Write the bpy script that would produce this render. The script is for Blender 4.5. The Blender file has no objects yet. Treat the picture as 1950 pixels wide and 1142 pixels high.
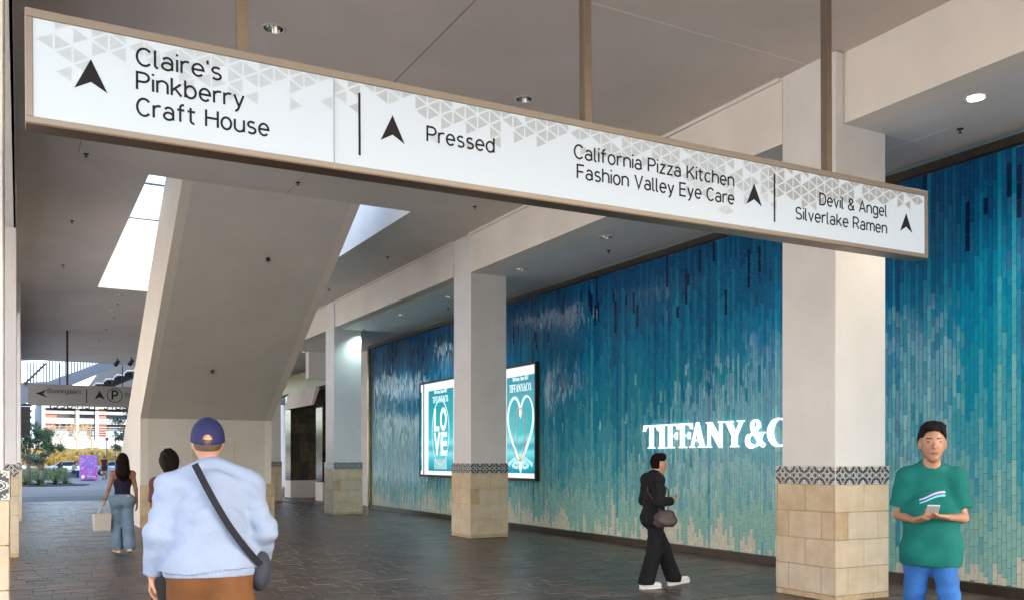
import bpy, bmesh, math, random
import numpy as np
from mathutils import Vector, Matrix, Euler
random.seed(7)
R = math.radians
S = bpy.context.scene
COL = S.collection

# ------------------------------------------------------------------ camera, sky, sun, exposure
YAW = 28.56
cam_d = bpy.data.cameras.new("camera")
cam = bpy.data.objects.new("camera", cam_d); COL.objects.link(cam)
cam.location = (0, 0, 1.6); cam.rotation_euler = (R(90), 0, -R(YAW))
cam_d.sensor_width = 36; cam_d.lens = 1725 / 1950 * 36
cam_d.shift_y = 303 / 1950; cam_d.clip_start = 0.05; cam_d.clip_end = 2000
S.camera = cam
SUN_EL = 33; SUN_AZ = (0.5, -0.866)
w = bpy.data.worlds.new("World"); S.world = w; w.use_nodes = True
wn = w.node_tree.nodes; wl = w.node_tree.links
bg = wn["Background"]; sky = wn.new("ShaderNodeTexSky"); sky.sky_type = 'NISHITA'
sky.sun_disc = False; sky.sun_elevation = R(SUN_EL); sky.sun_rotation = math.atan2(SUN_AZ[0], SUN_AZ[1])
sky.dust_density = 2.5; sky.air_density = 1.0
wl.new(sky.outputs[0], bg.inputs[0]); bg.inputs[1].default_value = 0.15
sl = bpy.data.lights.new("sun", 'SUN'); sl.energy = 3.6; sl.angle = R(0.5); sl.color = (1, 0.95, 0.89)
so = bpy.data.objects.new("sun", sl); COL.objects.link(so); so.location = (20, -30, 40)
dv = Vector((-SUN_AZ[0] * math.cos(R(SUN_EL)), -SUN_AZ[1] * math.cos(R(SUN_EL)), -math.sin(R(SUN_EL))))
so.rotation_euler = dv.to_track_quat('-Z', 'Y').to_euler()
S.view_settings.view_transform = 'Standard'; S.view_settings.look = 'None'
S.view_settings.gamma = 1; S.view_settings.use_curve_mapping = False
S.view_settings.exposure = 2.48
S.render.engine = 'CYCLES'
S.cycles.max_bounces = 10; S.cycles.diffuse_bounces = 6; S.cycles.glossy_bounces = 4
S.cycles.caustics_reflective = False; S.cycles.caustics_refractive = False

# ------------------------------------------------------------------ helpers
def lin(r, g, b):
    f = lambda c: (c / 255 / 12.92) if c / 255 <= 0.04045 else ((c / 255 + 0.055) / 1.055) ** 2.4
    return (f(r), f(g), f(b))

def mat(name, col, rough=0.6, metal=0.0, var=0.0, vscale=3.0, bump=0.0, bscale=60.0, emit=None, estr=0.0,
        spec=0.5, coat=0.0, stretch=None, detail=4, col2=None, rvar=0.0, trans=0.0, alpha=1.0, sheen=0.0, bdist=0.01):
    m = bpy.data.materials.new(name); m.use_nodes = True
    nt = m.node_tree; n = nt.nodes; l = nt.links; b = n["Principled BSDF"]
    b.inputs["Base Color"].default_value = (*col, 1); b.inputs["Roughness"].default_value = rough
    b.inputs["Metallic"].default_value = metal; b.inputs["Specular IOR Level"].default_value = spec
    b.inputs["Coat Weight"].default_value = coat; b.inputs["Coat Roughness"].default_value = 0.05
    b.inputs["Transmission Weight"].default_value = trans; b.inputs["Alpha"].default_value = alpha
    b.inputs["Sheen Weight"].default_value = sheen
    co = n.new("ShaderNodeTexCoord"); vec = co.outputs["Object"]
    if stretch:
        mp = n.new("ShaderNodeMapping"); mp.inputs["Scale"].default_value = stretch
        l.new(vec, mp.inputs[0]); vec = mp.outputs[0]
    if var > 0 or col2:
        no = n.new("ShaderNodeTexNoise"); no.inputs["Scale"].default_value = vscale; no.inputs["Detail"].default_value = detail
        no.inputs["Roughness"].default_value = 0.6; l.new(vec, no.inputs[0])
        mr = n.new("ShaderNodeMapRange"); mr.inputs[1].default_value = 0.3; mr.inputs[2].default_value = 0.7
        l.new(no.outputs[0], mr.inputs[0])
        mx = n.new("ShaderNodeMix"); mx.data_type = 'RGBA'
        c2 = col2 if col2 else tuple(c * (1 - var) for c in col)
        c1 = col if col2 else tuple(min(1, c * (1 + var * 0.5)) for c in col)
        mx.inputs[6].default_value = (*c2, 1); mx.inputs[7].default_value = (*c1, 1)
        l.new(mr.outputs[0], mx.inputs[0]); l.new(mx.outputs[2], b.inputs["Base Color"])
        if rvar:
            r2 = n.new("ShaderNodeMapRange"); r2.inputs[3].default_value = rough - rvar; r2.inputs[4].default_value = rough + rvar
            l.new(no.outputs[0], r2.inputs[0]); l.new(r2.outputs[0], b.inputs["Roughness"])
    if bump > 0:
        nb = n.new("ShaderNodeTexNoise"); nb.inputs["Scale"].default_value = bscale; nb.inputs["Detail"].default_value = 3
        l.new(vec, nb.inputs[0]); bp = n.new("ShaderNodeBump"); bp.inputs["Strength"].default_value = bump
        bp.inputs["Distance"].default_value = bdist
        l.new(nb.outputs[0], bp.inputs["Height"]); l.new(bp.outputs[0], b.inputs["Normal"])
    if emit:
        b.inputs["Emission Color"].default_value = (*emit, 1); b.inputs["Emission Strength"].default_value = estr
    return m

class MB:
    """collects simple solids and links them as one mesh object"""
    def __init__(s): s.v = []; s.f = []; s.mi = []
    def quad(s, a, b, c, d, m=0):
        i = len(s.v); s.v += [a, b, c, d]; s.f.append((i, i+1, i+2, i+3)); s.mi.append(m)
    def poly(s, pts, m=0):
        i = len(s.v); s.v += pts; s.f.append(tuple(range(i, i+len(pts)))); s.mi.append(m)
    def box(s, x0, x1, y0, y1, z0, z1, m=0):
        i = len(s.v)
        s.v += [(x0,y0,z0),(x1,y0,z0),(x1,y1,z0),(x0,y1,z0),(x0,y0,z1),(x1,y0,z1),(x1,y1,z1),(x0,y1,z1)]
        for f in ((3,2,1,0),(4,5,6,7),(0,1,5,4),(1,2,6,5),(2,3,7,6),(3,0,4,7)):
            s.f.append(tuple(i+k for k in f)); s.mi.append(m)
    def prism(s, pts, lo, hi, axis='x', m=0):
        """pts: 2D outline extruded along an axis"""
        n = len(pts); i = len(s.v)
        def mk(p, t):
            return (t, p[0], p[1]) if axis == 'x' else ((p[0], t, p[1]) if axis == 'y' else (p[0], p[1], t))
        s.v += [mk(p, lo) for p in pts] + [mk(p, hi) for p in pts]
        s.f.append(tuple(i+k for k in range(n))); s.f.append(tuple(i+n+k for k in reversed(range(n)))); s.mi += [m, m]
        for k in range(n):
            q = (k+1) % n; s.f.append((i+k, i+n+k, i+n+q, i+q)); s.mi.append(m)
    def tube(s, a, b, ra, rb=None, n=10, m=0, cap=True):
        rb = ra if rb is None else rb
        a = Vector(a); b = Vector(b); d = (b-a).normalized()
        u = d.orthogonal().normalized(); w_ = d.cross(u); i = len(s.v)
        for c, r in ((a, ra), (b, rb)):
            for k in range(n):
                t = 2*math.pi*k/n; s.v.append(tuple(c + u*math.cos(t)*r + w_*math.sin(t)*r))
        for k in range(n):
            q = (k+1) % n; s.f.append((i+k, i+q, i+n+q, i+n+k)); s.mi.append(m)
        if cap:
            s.f.append(tuple(i+k for k in reversed(range(n)))); s.f.append(tuple(i+n+k for k in range(n))); s.mi += [m, m]
    def lathe(s, prof, c=(0,0,0), n=24, m=0):
        i = len(s.v); k = len(prof)
        for r, z in prof:
            for j in range(n):
                t = 2*math.pi*j/n; s.v.append((c[0]+r*math.cos(t), c[1]+r*math.sin(t), c[2]+z))
        for a in range(k-1):
            for j in range(n):
                q = (j+1) % n; s.f.append((i+a*n+j, i+a*n+q, i+(a+1)*n+q, i+(a+1)*n+j)); s.mi.append(m)
    def mesh(s, name, mats):
        me = bpy.data.meshes.new(name); me.from_pydata(s.v, [], s.f)
        for m in (mats if isinstance(mats, (list, tuple)) else [mats]): me.materials.append(m)
        me.polygons.foreach_set("material_index", s.mi); me.update(); return me
    def build(s, name, mats, parent=None, bevel=0, smooth=False, fix=True, loc=None):
        me = s.mesh(name, mats)
        if fix or bevel:
            bm = bmesh.new(); bm.from_mesh(me)
            bmesh.ops.remove_doubles(bm, verts=bm.verts, dist=1e-5) if bevel else None
            if bevel: bmesh.ops.bevel(bm, geom=bm.edges, offset=bevel, segments=1, affect='EDGES', clamp_overlap=True)
            bmesh.ops.recalc_face_normals(bm, faces=bm.faces); bm.to_mesh(me); bm.free()
        return link(name, me, parent, smooth, loc)

def link(name, me, parent=None, smooth=False, loc=None):
    o = bpy.data.objects.new(name, me); COL.objects.link(o)
    if parent: o.parent = parent
    if loc: o.location = loc
    if smooth: me.polygons.foreach_set("use_smooth", [True]*len(me.polygons))
    return o

def tag(o, label=None, cat=None, group=None, kind=None):
    if label: o['label'] = label
    if cat: o['category'] = cat
    if group: o['group'] = group
    if kind: o['kind'] = kind
    return o
def empty(name, loc, label, cat, group=None, rot=(0,0,0)):
    o = bpy.data.objects.new(name, None); COL.objects.link(o); o.location = loc; o.rotation_euler = rot
    o.empty_display_size = 0.1
    return tag(o, label, cat, group)
def structure(o): o['kind'] = 'structure'; return o
def copy_tree(o, parent=None, loc=None, rot=None, label=None):
    c = o.copy(); COL.objects.link(c)
    if parent: c.parent = parent
    if loc is not None: c.location = loc
    if rot is not None: c.rotation_euler = rot
    if label: c['label'] = label
    for ch in list(o.children): copy_tree(ch, c)
    return c

_cap = [None]
def text_mesh(body, width=None, cap=0.1, depth=0.002, spacing=1.0, offset=0.0, align='LEFT'):
    def raw(b):
        cu = bpy.data.curves.new("text", 'FONT'); cu.body = b; cu.size = 1; cu.extrude = 0.5; cu.offset = offset
        cu.space_character = spacing; cu.resolution_u = 4
        o = bpy.data.objects.new("text", cu); COL.objects.link(o)
        bpy.context.view_layer.update()
        me = bpy.data.meshes.new_from_object(o.evaluated_get(bpy.context.evaluated_depsgraph_get()))
        bpy.data.objects.remove(o); bpy.data.curves.remove(cu); return me
    if _cap[0] is None:
        h = raw("H"); _cap[0] = max(v.co.y for v in h.vertices)
    me = raw(body)
    co = np.zeros(len(me.vertices)*3); me.vertices.foreach_get("co", co); co = co.reshape(-1, 3)
    x0, x1 = co[:,0].min(), co[:,0].max()
    sy = cap / _cap[0]; sx = (width / (x1-x0)) if width else sy
    co[:,0] = (co[:,0]-x0)*sx
    if align == 'CENTER': co[:,0] -= co[:,0].max()/2
    if align == 'RIGHT': co[:,0] -= co[:,0].max()
    co[:,1] *= sy; co[:,2] *= depth
    out = np.stack([co[:,0], -co[:,2], co[:,1]], 1)     # faces -Y
    me.vertices.foreach_set("co", out.ravel()); me.update(); return me
def text(name, body, loc, m, parent, rotz=0.0, **k):
    me = text_mesh(body, **k); me.materials.clear(); me.materials.append(m)
    o = link(name, me, parent); o.location = loc; o.rotation_euler = (0, 0, rotz); return o

def curve_fill(splines, extrude=0.0):
    """flat filled outline with holes (even-odd), in the XY plane"""
    cu = bpy.data.curves.new("fill", 'CURVE'); cu.dimensions = '2D'; cu.fill_mode = 'BOTH'; cu.extrude = extrude
    for pts in splines:
        sp = cu.splines.new('POLY'); sp.points.add(len(pts)-1)
        for p, q in zip(sp.points, pts): p.co = (q[0], q[1], 0, 1)
        sp.use_cyclic_u = True
    o = bpy.data.objects.new("fill", cu); COL.objects.link(o); bpy.context.view_layer.update()
    me = bpy.data.meshes.new_from_object(o.evaluated_get(bpy.context.evaluated_depsgraph_get()))
    bpy.data.objects.remove(o); bpy.data.curves.remove(cu); me.materials.clear(); return me
def remap(me, fn):
    n = len(me.vertices); co = np.zeros(n*3); me.vertices.foreach_get("co", co); co = co.reshape(-1, 3)
    co = np.array(fn(co[:,0], co[:,1], co[:,2]), dtype=float); co = np.stack([np.broadcast_to(c, n) for c in co], 1)
    me.vertices.foreach_set("co", co.ravel()); me.update(); return me

# ------------------------------------------------------------------ materials
M = {}
M['shaft'] = mat('painted_plaster', (0.70, 0.69, 0.685), 0.75, var=0.07, vscale=1.5, bump=0.12, bscale=180)
M['ceiling'] = mat('ceiling_plaster', (0.61, 0.56, 0.52), 0.8, var=0.10, vscale=0.6, bump=0.10, bscale=140)
M['soffit'] = mat('lower_ceiling_plaster', (0.68, 0.68, 0.675), 0.75, var=0.09, vscale=0.8, bump=0.1, bscale=140)
M['fascia'] = mat('fascia_plaster', (0.74, 0.70, 0.65), 0.75, var=0.09, vscale=0.9, bump=0.12, bscale=150)
M['stair'] = mat('stair_plaster', (0.57, 0.55, 0.505), 0.8, var=0.09, vscale=0.8, bump=0.1, bscale=150)
M['stair_lightened'] = mat('stair_plaster_lightened', (0.66, 0.61, 0.54), 0.8, var=0.05, vscale=0.8, bump=0.1, bscale=150)  # lighter copy of the stair plaster; light on its side put into the colour
M['white'] = mat('white_wall_plaster', (0.86, 0.83, 0.77), 0.8, var=0.06, vscale=1.2, bump=0.1, bscale=120)
M['joint'] = mat('joint_shadow_gap', (0.10, 0.09, 0.08), 0.9)
M['bead'] = mat('ceiling_bead', (0.75, 0.73, 0.70), 0.6)
M['bronze'] = mat('bronze_anodised_metal', (0.17, 0.135, 0.105), 0.42, metal=0.55, var=0.08, vscale=5, bump=0.05, bscale=200)
M['bronze_dark'] = mat('dark_bronze_metal', (0.055, 0.042, 0.032), 0.38, metal=0.5, var=0.2, vscale=4)
M['champagne'] = mat('champagne_sign_metal', (0.225, 0.198, 0.172), 0.42, metal=0.4, var=0.05, vscale=4)
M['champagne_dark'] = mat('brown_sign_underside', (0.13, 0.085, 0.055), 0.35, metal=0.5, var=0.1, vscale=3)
M['face'] = mat('white_acrylic_sign_face', (0.32, 0.375, 0.435), 0.25, emit=(0.86, 0.97, 1.08), estr=0.06, spec=0.4)
M['ink'] = mat('dark_sign_lettering', (0.007, 0.007, 0.010), 0.6, spec=.2)
for i, c in enumerate([(210,217,220), (200,204,205), (187,186,182)]):
    cc = lin(*c); M['tri%d' % i] = mat('pale_grey_print_%s' % 'abc'[i], (0.40*cc[0], 0.45*cc[1], 0.50*cc[2]), 0.3, emit=cc, estr=0.055)
M['chrome'] = mat('polished_reflector', (0.75, 0.73, 0.70), 0.12, metal=1.0)
M['trimring'] = mat('white_trim_ring', (0.6, 0.58, 0.56), 0.4)
M['lampon'] = mat('lit_lamp_glass', (0.9, 0.8, 0.65), 0.3, emit=(1, 0.86, 0.66), estr=7.0)
M['lampoff'] = mat('unlit_lamp_glass', (0.75, 0.7, 0.6), 0.15)
M['lampdim'] = mat('dim_lamp_glass', (0.9, 0.85, 0.8), 0.3, emit=(0.9, 0.95, 1), estr=1.2)
M['dark'] = mat('dark_metal', (0.02, 0.02, 0.022), 0.4, metal=0.3)
M['stone'] = [mat('limestone_%s' % 'abcd'[i], lin(*c), 0.62, var=0.30, vscale=4.5, bump=0.35, bscale=35, col2=lin(*c2), detail=6)
    for i, (c, c2) in enumerate([((205,188,160),(184,160,126)), ((212,196,172),(190,170,140)), ((198,176,144),(174,148,112)), ((208,196,176),(192,174,148))])]
M['mortar'] = mat('pale_mortar', lin(206,190,160), 0.85, bump=0.3, bscale=80)
M['tile_black'] = mat('encaustic_black', (0.022, 0.023, 0.028), 0.35)
M['tile_white'] = mat('encaustic_white', (0.62, 0.62, 0.62), 0.35)
PAV = [((102,86,76),(74,61,53)), ((90,77,69),(63,52,46)), ((116,98,86),(86,71,62)), ((80,68,61),(56,47,41)), ((108,88,74),(74,60,50))]
M['paver'] = [mat('clay_paver_%s' % 'abcde'[i], lin(*c), 0.36, var=0.3, vscale=14, col2=lin(*c2), bump=0.25, bscale=22, rvar=0.10, detail=5, spec=.42)
    for i, (c, c2) in enumerate(PAV)]
M['grout'] = mat('paver_joint_sand', (0.065, 0.06, 0.055), 0.8)
TILES = [(0,32,70), (0,72,118), (0,92,136), (0,114,154), (18,128,158), (58,146,166), (100,162,170), (132,178,172), (194,194,180)]
M['tiles'] = []
for i, c in enumerate(TILES):
    c = lin(*c); M['tiles'].append(mat('glazed_tile_%s' % 'abcdefghi'[i], tuple(min(.85, max(0.003, x*1.12)) for x in c), 0.10, var=0.14, vscale=9, bump=0.12, bscale=28, spec=0.32, bdist=0.004))
M['tilegrout'] = mat('tile_grout', (0.12, 0.20, 0.23), 0.7)
M['letter'] = mat('lit_letter_face', (0.9, 0.9, 0.9), 0.3, emit=(1, 0.93, 0.89), estr=0.27)
M['letterside'] = mat('lit_letter_side', (0.8, 0.8, 0.8), 0.3, emit=(1, 0.93, 0.9), estr=0.15)
M['lightbox_white'] = mat('lit_white_panel', (0.5, 0.5, 0.52), 0.3, emit=(0.93, 0.96, 1), estr=0.15)
M['concrete'] = mat('smooth_plaza_concrete', (0.20, 0.20, 0.205), 0.7, var=0.2, vscale=0.5, bump=0.2, bscale=20, detail=6)
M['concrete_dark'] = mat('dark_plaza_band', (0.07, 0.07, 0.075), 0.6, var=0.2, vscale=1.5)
M['glass'] = mat('clear_guard_glass', (0.6, 0.8, 0.85), 0.02, trans=0.9)
M['winglass'] = mat('dark_window_glass', (0.03, 0.05, 0.07), 0.08)
M['brick'] = mat('red_brick_facing', lin(130,66,56), 0.8, var=0.2, vscale=2)
M['bld_white'] = mat('white_garage_concrete', (0.15, 0.152, 0.155), 0.8, var=0.08, vscale=0.3)
M['bluegrey'] = mat('blue_grey_painted_steel', lin(92,104,120), 0.5, var=0.05)

# ------------------------------------------------------------------ implicit-surface bodies (people)
class Sdf:
    def __init__(s, lo, hi, h):
        s.lo = np.array(lo, float); s.h = h
        s.n = np.ceil((np.array(hi)-s.lo)/h).astype(int)+1
        s.g = np.full(s.n, 0.3, np.float32)
        s.ax = [s.lo[i]+h*np.arange(s.n[i]) for i in range(3)]
    def _win(s, lo, hi):
        a = np.clip(((np.array(lo)-s.lo)/s.h).astype(int)-1, 0, s.n); b = np.clip(((np.array(hi)-s.lo)/s.h).astype(int)+2, 0, s.n)
        if (b <= a).any(): return None
        X, Y, Z = np.meshgrid(s.ax[0][a[0]:b[0]], s.ax[1][a[1]:b[1]], s.ax[2][a[2]:b[2]], indexing='ij', sparse=True)
        return (slice(a[0], b[0]), slice(a[1], b[1]), slice(a[2], b[2])), X, Y, Z
    def _merge(s, sl, d, k):
        g = s.g[sl]; d = d.astype(np.float32)
        hh = np.maximum(k-np.abs(g-d), 0)/k if k > 0 else 0
        s.g[sl] = np.minimum(g, d)-hh*hh*k*0.25
    def cap(s, a, b, ra, rb=None, k=0.03, flat=(1,1,1)):
        rb = ra if rb is None else rb
        F = np.array(flat, float); a = np.array(a, float); b = np.array(b, float)
        rr = max(ra, rb)/F.min()+k+0.02
        q = s._win(np.minimum(a, b)-rr, np.maximum(a, b)+rr)
        if q is None: return
        sl, X, Y, Z = q; d = (b-a)*F; L = float(d@d)+1e-9
        px, py, pz = (X-a[0])*F[0], (Y-a[1])*F[1], (Z-a[2])*F[2]
        t = np.clip((px*d[0]+py*d[1]+pz*d[2])/L, 0, 1)
        dist = np.sqrt((px-t*d[0])**2+(py-t*d[1])**2+(pz-t*d[2])**2)-(ra+(rb-ra)*t)
        s._merge(sl, dist/F.max(), k)
    def ell(s, c, r, k=0.02):
        c = np.array(c, float); r = np.array(r, float); q = s._win(c-r-k-0.02, c+r+k+0.02)
        if q is None: return
        sl, X, Y, Z = q
        e = np.sqrt(((X-c[0])/r[0])**2+((Y-c[1])/r[1])**2+((Z-c[2])/r[2])**2)
        s._merge(sl, (e-1)*r.min(), k)
    def cut(s, fn):         # fn(X,Y,Z) > 0 is removed
        X, Y, Z = np.meshgrid(*s.ax, indexing='ij', sparse=True); s.g = np.maximum(s.g, fn(X, Y, Z).astype(np.float32))
    def add(s, fn):
        X, Y, Z = np.meshgrid(*s.ax, indexing='ij', sparse=True); s.g = s.g+fn(X, Y, Z).astype(np.float32)
    def fork(s):
        n = Sdf.__new__(Sdf); n.lo, n.h, n.n, n.ax = s.lo, s.h, s.n, s.ax; n.g = np.full(s.n, 0.3, np.float32); return n
    def join(s, o, k=0.03):
        hh = np.maximum(k-np.abs(s.g-o.g), 0)/k; s.g = np.minimum(s.g, o.g)-hh*hh*k*0.25
    def mesh(s, name, m):
        g = s.g; g[0] = g[-1] = 1; g[:,0] = g[:,-1] = 1; g[:,:,0] = g[:,:,-1] = 1
        ins = g < 0; c8 = [(i, j, k) for i in (0,1) for j in (0,1) for k in (0,1)]
        nx, ny, nz = g.shape; cnt = np.zeros((nx-1, ny-1, nz-1), np.int8)
        for i, j, k in c8: cnt += ins[i:nx-1+i, j:ny-1+j, k:nz-1+k]
        idx = np.argwhere((cnt > 0) & (cnt < 8)); ids = np.full(cnt.shape, -1, np.int32); ids[tuple(idx.T)] = np.arange(len(idx))
        val = {c: g[idx[:,0]+c[0], idx[:,1]+c[1], idx[:,2]+c[2]] for c in c8}
        P = np.zeros((len(idx), 3)); W = np.zeros(len(idx))
        for a in c8:
            for ax in range(3):
                if a[ax] == 0:
                    b = list(a); b[ax] = 1; b = tuple(b); va, vb = val[a], val[b]
                    mk = (va < 0) != (vb < 0); t = np.where(mk, va/np.where(mk, va-vb, 1), 0)
                    p = np.array(a, float)[None, :].repeat(len(idx), 0); p[:, ax] = t
                    P += p*mk[:, None]; W += mk
        P = (P/W[:, None]+idx)*s.h+s.lo
        quads = []
        for ax in range(3):
            o1, o2 = [(1,2), (2,0), (0,1)][ax]
            A = np.moveaxis(ins, ax, 0); ch = np.argwhere(ins.take(range(0, g.shape[ax]-1), ax) != ins.take(range(1, g.shape[ax]), ax))
            flip = ins[tuple(ch.T)]
            e1 = np.zeros(3, int); e1[o1] = 1; e2 = np.zeros(3, int); e2[o2] = 1
            q = np.stack([ids[tuple((ch-e1-e2).T)], ids[tuple((ch-e2).T)], ids[tuple(ch.T)], ids[tuple((ch-e1).T)]], 1)
            q[~flip] = q[~flip][:, ::-1]; quads.append(q)
        q = np.concatenate(quads)
        me = bpy.data.meshes.new(name); me.vertices.add(len(P)); me.vertices.foreach_set("co", P.ravel())
        me.loops.add(q.size); me.loops.foreach_set("vertex_index", q.ravel()); me.polygons.add(len(q))
        me.polygons.foreach_set("loop_start", np.arange(0, q.size, 4)); me.polygons.foreach_set("loop_total", np.full(len(q), 4))
        me.update(calc_edges=True); me.validate()
        me.polygons.foreach_set("use_smooth", [True]*len(me.polygons)); me.materials.append(m); return me

def V(*a): return np.array(a, float)
def unit(v): return v/np.linalg.norm(v)
def hand(s, w, d, nrm, side, curl=0.5, sc=1.0):
    """palm + four fingers + thumb; d: direction of the hand, nrm: palm normal, side=+1: thumb towards lat"""
    d = unit(d); nrm = unit(nrm-d*(nrm@d)); lat = np.cross(d, nrm)*side
    for i, (o, L) in enumerate(zip((0.030, 0.010, -0.010, -0.029), (0.072, 0.080, 0.074, 0.058))):
        base = w+d*0.085*sc+lat*o*sc; s.cap(w+d*0.01+lat*o*0.6*sc, base, 0.014*sc, 0.0115*sc, 0.012)
        p = base; dd = d.copy()
        for j, f in enumerate((0.45, 0.32, 0.23)):
            ang = curl*(0.55, 0.9, 0.7)[j]; dd = unit(dd*math.cos(ang)+nrm*math.sin(ang))
            q = p+dd*L*f*sc; s.cap(p, q, (0.0098, 0.0088, 0.008)[j]*sc, (0.0088, 0.008, 0.0068)[j]*sc, 0.004); p = q
    t0 = w+d*0.025*sc+lat*0.022*sc; t1 = t0+(d*0.6+lat*0.7+nrm*0.25)*0.042*sc; t2 = t1+unit(d*0.9+lat*0.25+nrm*0.5)*0.036*sc
    s.cap(t0, t1, 0.013*sc, 0.011*sc, 0.012); s.cap(t1, t2, 0.0105*sc, 0.0085*sc, 0.004)

def folds(amp, fx=16, fz=22, ph=0.0, diag=0.0):
    def f(X, Y, Z):
        u = X*fx+Z*diag*fz+1.7*np.sin(Z*9+ph)+1.1*np.sin(Y*13+X*5+ph)
        v = Z*fz-1.9*np.sin(X*7+ph*2)+1.3*np.sin(Y*10+ph)
        return -amp*(np.abs(np.sin(u))**1.5*0.6+np.abs(np.sin(v+0.6*np.sin(u)))**2*0.55+0.3*np.sin(2.3*v+u))
    return f

def person(name, loc, rotz, label, J, body_mat, h=0.007, w=1.0, group=None, face=True, garments=(), hair=None, extra=None, curl=0.5, headr=(0.078, 0.098, 0.118), palms=None, scale=1.0):
    root = empty(name, loc, label, 'person', group, (0, 0, rotz)); root.scale = (scale,)*3
    pts = np.array([v for k, v in J.items()]); lo = pts.min(0)-0.24; hi = pts.max(0)+0.26; lo[2] = max(lo[2], -0.03)
    def torso(s, inf=0.0, k=0.05, belly=0.0):
        s.cap(J['hipL'], J['hipR'], 0.115*w+inf, k=k, flat=(1,1.12,1)); s.cap(J['pelvis'], J['waist'], 0.135*w+inf, 0.122*w+inf+belly, k, (1,1.25,1))
        s.cap(J['waist'], J['chest'], 0.125*w+inf+belly, 0.155*w+inf, k, (1,1.3,1)); s.cap(J['chest'], (J['shL']+J['shR'])/2-V(0,0,0.05), 0.155*w+inf, 0.12*w+inf, k, (1,1.4,1))
        s.cap(J['shL'], J['shR'], 0.060*w+inf, k=k); s.cap(J['shL'], J['neck'], 0.05*w+inf*0.7, 0.045+inf*0.5, k); s.cap(J['shR'], J['neck'], 0.05*w+inf*0.7, 0.045+inf*0.5, k)
    def arm(s, sd, inf=0.0, upto=2, loose=0.0):
        s.cap(J['sh'+sd], J['el'+sd], 0.052*w+inf, 0.040*w+inf+loose, 0.04)
        if upto > 1: s.cap(J['el'+sd], J['wr'+sd], 0.041*w+inf+loose, 0.027*w+inf+loose*0.6, 0.02)
    def leg(s, sd, inf=0.0, loose=0.0):
        s.cap(J['hip'+sd], J['kn'+sd], 0.088*w+inf, 0.056*w+inf+loose, 0.05); s.cap(J['kn'+sd], J['an'+sd], 0.054*w+inf+loose, 0.037*w+inf+loose*1.6, 0.03)
    s = Sdf(lo, hi, h)
    torso(s); hc = J['head']; nk = J['neck']
    s.cap(nk-V(0,0,0.03), hc-V(0,0.01,0.06), 0.054, 0.050, 0.03)
    s.ell(hc+V(0,0,0.02), headr, 0.02)
    yf = J.get('facedir', V(0,1,0)) if False else V(0,1,0)
    s.cap(hc+V(0,0.035,-0.045), hc+V(0,0.055,-0.085), 0.056, 0.034, 0.035)
    s.cap(hc+V(0,0.09,0.015), hc+V(0,0.112,-0.022), 0.008, 0.014, 0.012)
    for sx in (-1, 1): s.ell(hc+V(sx*0.079,-0.005,-0.005), (0.011,0.022,0.032), 0.008)
    s.cap(hc+V(-0.02,0.094,-0.058), hc+V(0.02,0.094,-0.058), 0.009, k=0.01)
    for sd in 'LR':
        arm(s, sd); leg(s, sd)
        d = J['wr'+sd]-J['el'+sd]; hd = J.get('hand'+sd, d)
        pn = (palms or {}).get(sd, V(1 if sd == 'L' else -1, 0, 0))
        hand(s, J['wr'+sd], hd, pn, 1 if sd == 'L' else -1, curl)
        a = J['an'+sd]; t = J['toe'+sd]; s.cap(a-V(0,0.03,0.03), t, 0.036, 0.03, 0.03)
    link('body', s.mesh('body', body_mat), root)
    for gname, gmat, fn in garments:
        gs = Sdf(lo, hi, h); fn(gs, torso, arm, leg); link(gname, gs.mesh(gname, gmat), root)
    if hair:
        hs = Sdf(hc-V(0.2,0.22,0.5), hc+V(0.2,0.2,0.26), h*0.8); hair[1](hs, hc); link('hair', hs.mesh('hair', hair[0]), root)
    if face:
        mb = MB()
        for sx in (-1, 1):
            e = MB(); e.lathe([(0.0,-0.011),(0.008,-0.008),(0.0115,0),(0.008,0.008),(0.0,0.011)], (0,0,0), 10)
            o = e.build('eye', EYE, root, smooth=True); o.location = tuple(hc+V(sx*0.031,0.083,0.012)); o.scale = (1.25,0.7,0.62)
            b = MB(); b.tube(tuple(hc+V(sx*0.016,0.094,0.034)), tuple(hc+V(sx*0.046,0.082,0.037)), 0.0045, 0.003, 6)
            b.build('eyebrow', BROW, root, smooth=True)
        l = MB(); l.tube(tuple(hc+V(-0.022,0.1,-0.06)), tuple(hc+V(0.022,0.1,-0.06)), 0.0045, 0.0045, 6); l.build('mouth', LIP, root, smooth=True)
    if extra: extra(root, J)
    return root
EYE = mat('eye_dark', (0.02, 0.015, 0.012), 0.1); BROW = mat('eyebrow_hair', (0.02, 0.014, 0.01), 0.7); LIP = mat('lips', (0.30, 0.10, 0.08), 0.45)
SKIN_L = mat('skin_light', (0.50, 0.27, 0.19), 0.5, var=0.12, vscale=12); SKIN_M = mat('skin_tan', (0.36, 0.19, 0.12), 0.5, var=0.12, vscale=12)
SKIN_D = mat('skin_brown', (0.26, 0.125, 0.075), 0.5, var=0.12, vscale=12)

def pose(**over):
    J = dict(pelvis=V(0,0,0.95), waist=V(0,0.005,1.08), chest=V(0,0,1.27), neck=V(0,-0.015,1.49), head=V(0,0.015,1.645),
        shL=V(-0.185,-0.01,1.43), shR=V(0.185,-0.01,1.43), elL=V(-0.235,-0.03,1.14), elR=V(0.235,-0.03,1.14), wrL=V(-0.255,0.05,0.90), wrR=V(0.255,0.05,0.90),
        hipL=V(-0.09,0,0.92), hipR=V(0.09,0,0.92), knL=V(-0.10,0.02,0.50), knR=V(0.10,0.02,0.50), anL=V(-0.10,-0.02,0.085), anR=V(0.10,-0.02,0.085),
        toeL=V(-0.115,0.14,0.032), toeR=V(0.115,0.14,0.032))
    J.update({k: V(*v) for k, v in over.items()}); return J

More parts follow.
